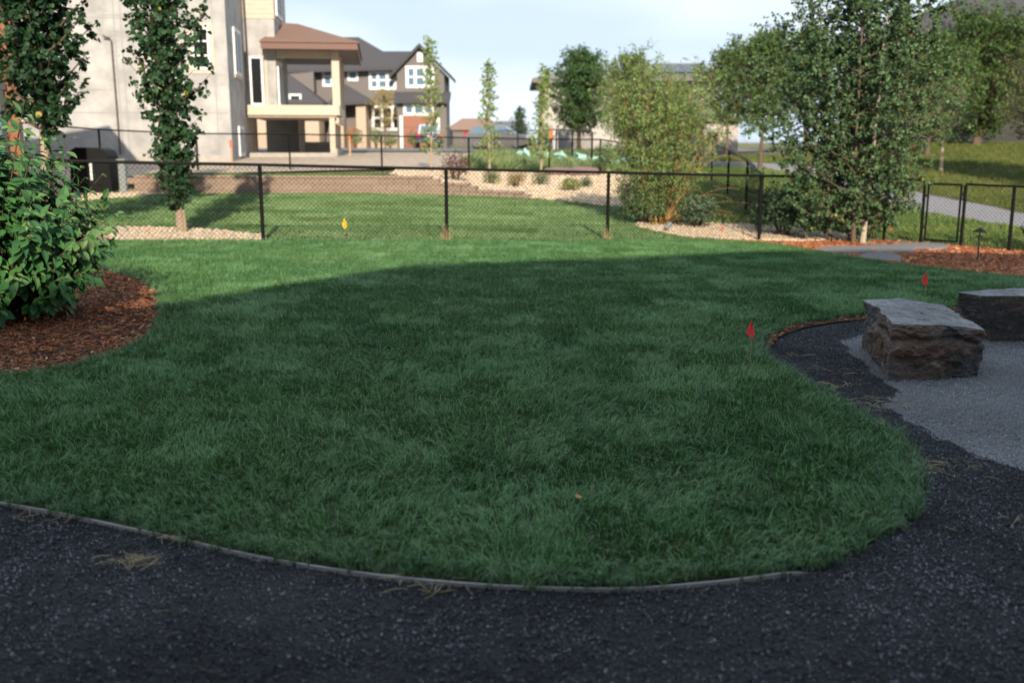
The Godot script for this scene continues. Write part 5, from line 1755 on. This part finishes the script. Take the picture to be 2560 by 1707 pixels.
	tree("round_tree", "tall dark green tree in front of the dark-walled house", "tree", P(20.3, -44.4), {"stems": [[-0.5, 0, 5.4, 0.12], [0.9, 0.1, 5.0, 0.08, 0.1, 0.0]], "limbs": 320, "from": 0.06, "env": [[0.05, 1.9], [0.4, 2.6], [0.7, 2.1], [1.0, 0.9]], "rise": 0.7, "twigs": 9, "per_twig": 9, "twig": 0.5, "size": 0.13, "leaf": broad, "cols": [[0.03, 0.075, 0.018], [0.075, 0.13, 0.03]], "bark": M.brown_bark, "yellow": 0.01}, "trees on the rise beyond the gate")
	tree("round_tree", "small green tree with pale trunk on the grass slope", "tree", P(15.1, -35.5), {"stems": [[-0.1, 0, 2.9, 0.07]], "limbs": 90, "from": 0.32, "env": [[0.3, 0.9], [0.55, 1.1], [0.8, 0.8], [1.0, 0.3]], "rise": 0.4, "twigs": 6, "per_twig": 7, "twig": 0.35, "size": 0.1, "leaf": broad, "cols": [[0.05, 0.1, 0.03], [0.12, 0.17, 0.06]], "bark": M.aspen_bark}, "trees on the rise beyond the gate")
	tree("round_tree", "green tree on the slope between the aspen clump and the tall dark tree", "tree", P(16.6, -40.5), {"stems": [[0.1, 0, 4.3, 0.1]], "limbs": 190, "from": 0.2, "env": [[0.18, 1.3], [0.45, 1.9], [0.75, 1.5], [1.0, 0.5]], "rise": 0.6, "twigs": 9, "per_twig": 9, "twig": 0.45, "size": 0.12, "leaf": broad, "cols": [[0.035, 0.08, 0.02], [0.09, 0.15, 0.04]], "bark": M.brown_bark}, "trees on the rise beyond the gate")
	tree("round_tree", "yellowish green tree with arching boughs near the path", "tree", P(16.6, -31.5), {"stems": [[-0.3, 0, 4.3, 0.08]], "limbs": 170, "from": 0.28, "env": [[0.2, 1.2], [0.5, 1.6], [0.8, 1.2], [1.0, 0.4]], "rise": 0.4, "twigs": 6, "per_twig": 7, "twig": 0.35, "size": 0.09, "leaf": broad, "cols": [[0.06, 0.1, 0.03], [0.15, 0.17, 0.06]], "bark": M.brown_bark}, "trees on the rise beyond the gate")
	tree("round_tree", "broad tree beside the path whose shadow falls up the grass slope", "tree", P(18.2, -26.5), {"stems": [[0.1, 0, 6.5, 0.14]], "limbs": 200, "from": 0.25, "env": [[0.2, 1.8], [0.5, 2.4], [0.8, 1.8], [1.0, 0.5]], "rise": 0.45, "twigs": 8, "per_twig": 8, "twig": 0.5, "size": 0.17, "leaf": broad, "cols": mid, "bark": M.brown_bark}, "trees on the rise beyond the gate")
	tree("far_tree", "small dark tree far off behind the young aspens", "tree", P(0.9, -118.0), {"stems": [[0, 0, 4.2, 0.12]], "limbs": 60, "from": 0.1, "env": [[0.0, 1.2], [0.4, 1.2], [1.0, 0.2]], "rise": 0.3, "twigs": 5, "per_twig": 5, "twig": 0.5, "size": 0.28, "leaf": broad, "cols": [[0.04, 0.07, 0.04], [0.07, 0.1, 0.06]], "bark": M.brown_bark})
	shrub("leafy_shrub", "dark leafy shrub between the fence corner and the aspen clump", P(5.25, -19.25), 0.62, 0.5, 3200, 0.06, aspen_low, [0.022, 0.055, 0.025], [0.06, 0.10, 0.045], M.brown_bark, "", 0.15)
	shrub("leafy_shrub", "leafy green shrub at the end of the short fence", P(9.75, -17.9), 0.5, 0.6, 1100, 0.07, aspen_low, [0.03, 0.075, 0.025], [0.09, 0.15, 0.05], M.brown_bark)
	# shrubs in the stone bed
	shrub("purple_shrub", "dark purple-red shrub in the stone bed", P(-1.58, -28.3), 0.44, 0.44, 1100, 0.055, broad, [0.045, 0.014, 0.014], [0.12, 0.045, 0.04], M.brown_bark, "", 0.35)
	shrub("round_shrub", "round dark green shrub next to the purple shrub", P(-0.58, -28.6), 0.28, 0.24, 800, 0.04, broad, [0.045, 0.085, 0.02], [0.12, 0.17, 0.045], M.brown_bark, "small shrubs in the stone bed")
	shrub("round_shrub", "rusty orange-green shrub between two round green ones", P(0.12, -28.3), 0.29, 0.27, 700, 0.045, broad, [0.12, 0.10, 0.03], [0.3, 0.2, 0.07], M.brown_bark, "small shrubs in the stone bed", 0.3)
	shrub("round_shrub", "round dark green shrub below the third young aspen", P(0.83, -28.9), 0.29, 0.23, 800, 0.04, broad, [0.04, 0.08, 0.022], [0.1, 0.15, 0.045], M.brown_bark, "small shrubs in the stone bed")
	shrub("round_shrub", "spiky yellow-green shrub lowest on the stone bed", P(1.6, -27.3), 0.3, 0.2, 800, 0.05, broad, [0.09, 0.13, 0.025], [0.22, 0.24, 0.06], M.brown_bark, "small shrubs in the stone bed", 0.2)
	shrub("round_shrub", "small dark green shrub touching the yellow-green one", P(2.08, -28.2), 0.2, 0.17, 500, 0.04, broad, [0.035, 0.075, 0.02], [0.09, 0.13, 0.04], M.brown_bark, "small shrubs in the stone bed")
	shrub("purple_shrub", "small purplish shrub at the willow's edge", P(2.75, -24.6), 0.26, 0.3, 500, 0.05, broad, [0.06, 0.025, 0.025], [0.15, 0.09, 0.07], M.brown_bark, "", 0.4)
	shrub("round_shrub", "small upright green shrub against the back fence post", P(2.95, -32.6), 0.3, 0.55, 900, 0.06, broad, [0.025, 0.06, 0.02], [0.06, 0.11, 0.035], M.brown_bark, "small shrubs in the stone bed")
	for q in [[-10.6, 0.9, "grassy green shrub under the wide lower window of the grey house"], [-9.5, 0.55, "small grassy shrub between the lower window and the garage door"], [-7.6, 0.7, "grassy green shrub in front of the red-brown garage door"], [-6.4, 0.6, "grassy green shrub at the garage corner of the grey house"], [-12.2, 0.8, "grassy green shrub in front of the porch pier of the grey house"]]:
		shrub("border_shrub", q[2], P(q[0], -79.0), 0.6, q[1], 380, 0.16, broad, [0.08, 0.13, 0.05], [0.17, 0.2, 0.09], M.brown_bark, "grassy shrubs in front of the grey house")

# ------------------------------------------------------------------ small things
func flag(label: String, at: Vector3, h: float, fw: float, fh: float, m: Material, turn: float, group := "") -> void:
	var root := thing("marker_flag", label, "flag", at, turn, group)
	var s := Shape.new()
	s.tube([Vector3(0, -0.05, 0), Vector3(0.004, h * 0.6, 0), Vector3(0, h, 0)], [0.0028, 0.0026, 0.0024], 5)
	obj("wire_stake", s.mesh(), M.wire, root)
	var c := Shape.new()
	# limp square of film hanging by its top corner, creased along the wire
	var n := 6
	for wing in [-1.0, 1.0]:
		var reach: float = fw * (0.55 if wing < 0 else 0.42)
		var prev := []
		for j in n + 1:
			var v := float(j) / n
			var open: float = reach * (v / 0.62 if v < 0.62 else (1.0 - v) / 0.38)
			var row := []
			for i in 5:
				var u := i / 4.0
				row.append(Vector3(wing * open * u + 0.1 * fw * v * v, h - fh * v - 0.06 * fh * u, -open * u * 0.7 + 0.12 * fw * sin(u * 5.0 + v * 4.0) * u + 0.003))
			if j > 0:
				for i in 4:
					c.quad(prev[i], row[i], row[i + 1], prev[i + 1])
			prev = row
	obj("flag_film", c.mesh(), m, root)

func path_light(label: String, at: Vector3, h: float, r: float) -> void:
	var root := thing("path_light", label, "garden light", at, 0.0, "bronze path lights")
	var s := Shape.new()
	s.tube([Vector3(0, -0.05, 0), Vector3(0, 0.0, 0), Vector3(0, h - 0.03, 0)], [0.014, 0.014, 0.012], 10)
	obj("stem", s.mesh(), M.bronze, root)
	var t := Shape.new()
	t.tube([Vector3(0, h - 0.05, 0), Vector3(0, h - 0.045, 0), Vector3(0, h - 0.02, 0), Vector3(0, h + 0.012, 0), Vector3(0, h + 0.02, 0)], [r, r, r * 0.7, r * 0.18, 0.012], 18)
	obj("lamp_hat", t.mesh(), M.bronze, root)
	var f := Shape.new()
	f.tube([Vector3(0, 0.0, 0), Vector3(0, 0.02, 0)], [0.045, 0.03], 12)
	obj("foot", f.mesh(), M.bronze, root)

func small_things() -> void:
	flag("red marker flag on a wire at the lawn edge beside the gravel", P(1.63, -6.66), 0.325, 0.07, 0.12, M.red_plastic, 0.2, "red marker flags")
	flag("red marker flag in the lawn beyond the seat stones", P(4.17, -9.95), 0.27, 0.09, 0.13, M.red_plastic, 0.35, "red marker flags")
	flag("yellow marker flag just behind the fence", P(-2.74, -16.35), 0.37, 0.09, 0.2, M.yellow_plastic, 0.3)
	flag("small orange flag in the pale stones under the willow", P(4.08, -19.3), 0.15, 0.06, 0.11, M.orange_plastic, 0.0)
	flag("small orange flag in the grass behind the aspen clump", P(7.95, -20.9), 0.15, 0.07, 0.11, M.orange_plastic, 0.0)
	path_light("mushroom-shaped bronze path light on the mulch beside the gate", P(7.44, -15.85), 0.52, 0.11)
	path_light("small bronze path light in front of the block wall", P(-9.28, -26.35), 0.46, 0.07)
	# spotlight in the stones
	var sp := thing("spotlight", "small grey garden spotlight in the pale stones", "garden light", P(2.98, -19.1))
	var a := Shape.new()
	a.tube([Vector3(0, -0.03, 0), Vector3(0, 0.09, 0)], [0.012, 0.012], 8)
	obj("stake", a.mesh(), M.grey_plastic, sp)
	var b := Shape.new()
	b.tube([Vector3(-0.05, 0.08, 0.02), Vector3(-0.02, 0.1, 0.01), Vector3(0.06, 0.17, -0.02), Vector3(0.065, 0.175, -0.02)], [0.03, 0.045, 0.05, 0.035], 12)
	obj("lamp_head", b.mesh(), M.grey_plastic, sp)
	# flagstones
	var stones := [[[5.12, -16.75], [5.45, -17.35], [5.98, -17.45], [6.12, -16.85], [5.7, -16.45]], [[5.45, -15.6], [5.78, -16.32], [6.2, -16.55], [6.25, -15.95], [5.95, -15.35]], [[6.2, -16.9], [6.12, -17.7], [6.75, -18.05], [7.05, -17.45], [6.7, -16.8]], [[6.9, -18.15], [7.2, -17.6], [7.75, -17.75], [7.95, -18.4], [7.3, -18.6]]]
	for i in stones.size():
		var out: PackedVector2Array = curve(stones[i], 4)
		var s := Shape.new()
		var m := Vector2.ZERO
		for q in out:
			m += q / out.size()
		for k in out.size():
			var p0 := out[k] - m
			var p1 := out[(k + 1) % out.size()] - m
			s.quad(Vector3(p0.x, -0.02, p0.y), Vector3(p0.x, 0.034, p0.y), Vector3(p1.x, 0.034, p1.y), Vector3(p1.x, -0.02, p1.y))
			s.quad(Vector3(p0.x, 0.034, p0.y), Vector3(p0.x * 0.96, 0.042, p0.y * 0.96), Vector3(p1.x * 0.96, 0.042, p1.y * 0.96), Vector3(p1.x, 0.034, p1.y))
			s.tri(Vector3(p0.x * 0.96, 0.042, p0.y * 0.96), Vector3(0, 0.042, 0), Vector3(p1.x * 0.96, 0.042, p1.y * 0.96))
		var o := obj("flagstone", s.mesh(), M.flagstone)
		o.position = P(m.x, m.y)
		tag(o, ["grey flagstone at the lawn edge with another below it", "grey flagstone set into the lawn edge beside the mulch", "grey flagstone in the middle of the stepping path", "grey flagstone right before the gate"][i], "flagstone", "flagstones leading to the gate")
	# survey stakes
	for q in [[-8.96, -32.3, 0.95, "wooden survey stake with orange top before the stucco house corner"], [-7.6, -47.5, 1.0, "orange-topped survey stake beside the deck"], [-9.95, -32.0, 0.95, "thin orange-topped survey stake behind the pale-trunked aspen"]]:
		var t := thing("survey_stake", q[3], "stake", P(q[0], q[1]), 0.0, "wooden survey stakes")
		part("stake", Vector3(-0.03, -0.1, -0.012), Vector3(0.03, q[2] * 0.75, 0.012), M.stake_wood, t)
		part("painted_top", Vector3(-0.031, q[2] * 0.75, -0.013), Vector3(0.031, q[2], 0.013), M.orange_paint, t)
	var up := thing("utility_marker", "white utility post with orange sleeve behind the back fence", "post", P(2.45, -57.5))
	var us := Shape.new()
	us.tube([Vector3(0, -0.1, 0), Vector3(0, 1.25, 0), Vector3(0, 1.3, 0)], [0.16, 0.16, 0.1], 12)
	obj("post", us.mesh(), M.label_white, up)
	part("sleeve", Vector3(-0.32, 0.8, -0.1), Vector3(-0.165, 1.3, 0.1), M.orange_paint, up)
	# black bin and grey pedestal by the block wall
	var bin := thing("compost_bin", "black round-topped plastic bin beside the block wall", "bin", P(-11.15, -27.0))
	var bp := Shape.new()
	bp.prism(PackedVector2Array([Vector2(-0.55, -0.05), Vector2(0.55, -0.05), Vector2(0.5, 0.98), Vector2(0.42, 1.12), Vector2(0.28, 1.18), Vector2(-0.35, 1.2), Vector2(-0.5, 1.1)]), 0.35, -0.35)
	obj("body", bp.mesh(), M.black_plastic, bin)
	part("lid_seam", Vector3(-0.56, 0.86, -0.36), Vector3(0.53, 0.89, 0.36), M.black_metal, bin)
	part("sticker", Vector3(0.0, 0.35, 0.351), Vector3(0.06, 0.78, 0.356), M.label_white, bin)
	var pd := thing("utility_pedestal", "narrow grey utility pedestal between the black bin and block wall", "pedestal", P(-10.38, -26.9))
	var pb := Shape.new()
	pb.bevel(Vector3(0, 0.4, 0), Vector3(0.2, 0.95, 0.2), 0.03)
	obj("cabinet", pb.mesh(), M.grey_plastic, pd)
	part("cap", Vector3(-0.11, 0.876, -0.11), Vector3(0.11, 0.91, 0.11), M.grey_plastic, pd)
	# reddish boulders holding the slope below the back fence
	for q in [[1.45, -32.2, 0.36, "reddish boulder half buried below the back fence beside the third aspen"], [2.25, -32.0, 0.42, "broad reddish boulder below the back fence near the upright shrub"]]:
		var o := obj("slope_boulder", stone_mesh(5, 0.6, 0.22), M.red_boulder)
		o.position = P(q[0], q[1], 0.12)
		o.scale = Vector3(q[2] * 2.2, q[2] * 1.4, q[2] * 1.5)
		tag(o, q[3], "boulder", "boulders below the back fence")
	# crumpled silt fabric along the weeds
	var s := Shape.new()
	var prev := []
	for i in 60:
		var t := i / 59.0
		var x := lerpf(0.3, 4.8, t)
		var z := lerpf(-43.5, -34.8, t)
		var hgt := 0.28 + 0.22 * absf(nz(x * 3.0, z, 80.0)) + 0.12 * sin(t * 40.0)
		var row := []
		for k in 4:
			var v := k / 3.0
			row.append(P(x + 0.18 * sin(t * 60 + k * 2.0), z + 0.15 * cos(t * 47.0 + k), v * maxf(hgt, 0.1)) - P(0.3, -43.5))
		if i > 0:
			for k in 3:
				s.quad(prev[k], row[k], row[k + 1], prev[k + 1])
		prev = row
	var silt := obj("silt_fence", s.mesh(), M.silt_fabric)
	silt.position = P(0.3, -43.5)
	tag(silt, "crumpled pale green silt fabric lying along the weeds", "silt fence")
	# one fallen orange leaf on the lawn
	var fl := obj("fallen_leaf", leaf_mesh(ovate, 0.04, 0.03, 0.3, 0.4), mat("dry_leaf", 0.4, 0.16, 0.05, 0.7))
	fl.position = P(0.26, -3.86, 0.085)
	fl.rotation = Vector3(0.3, 0.8, 0.2)
	tag(fl, "small dry orange leaf lying on the lawn", "leaf")
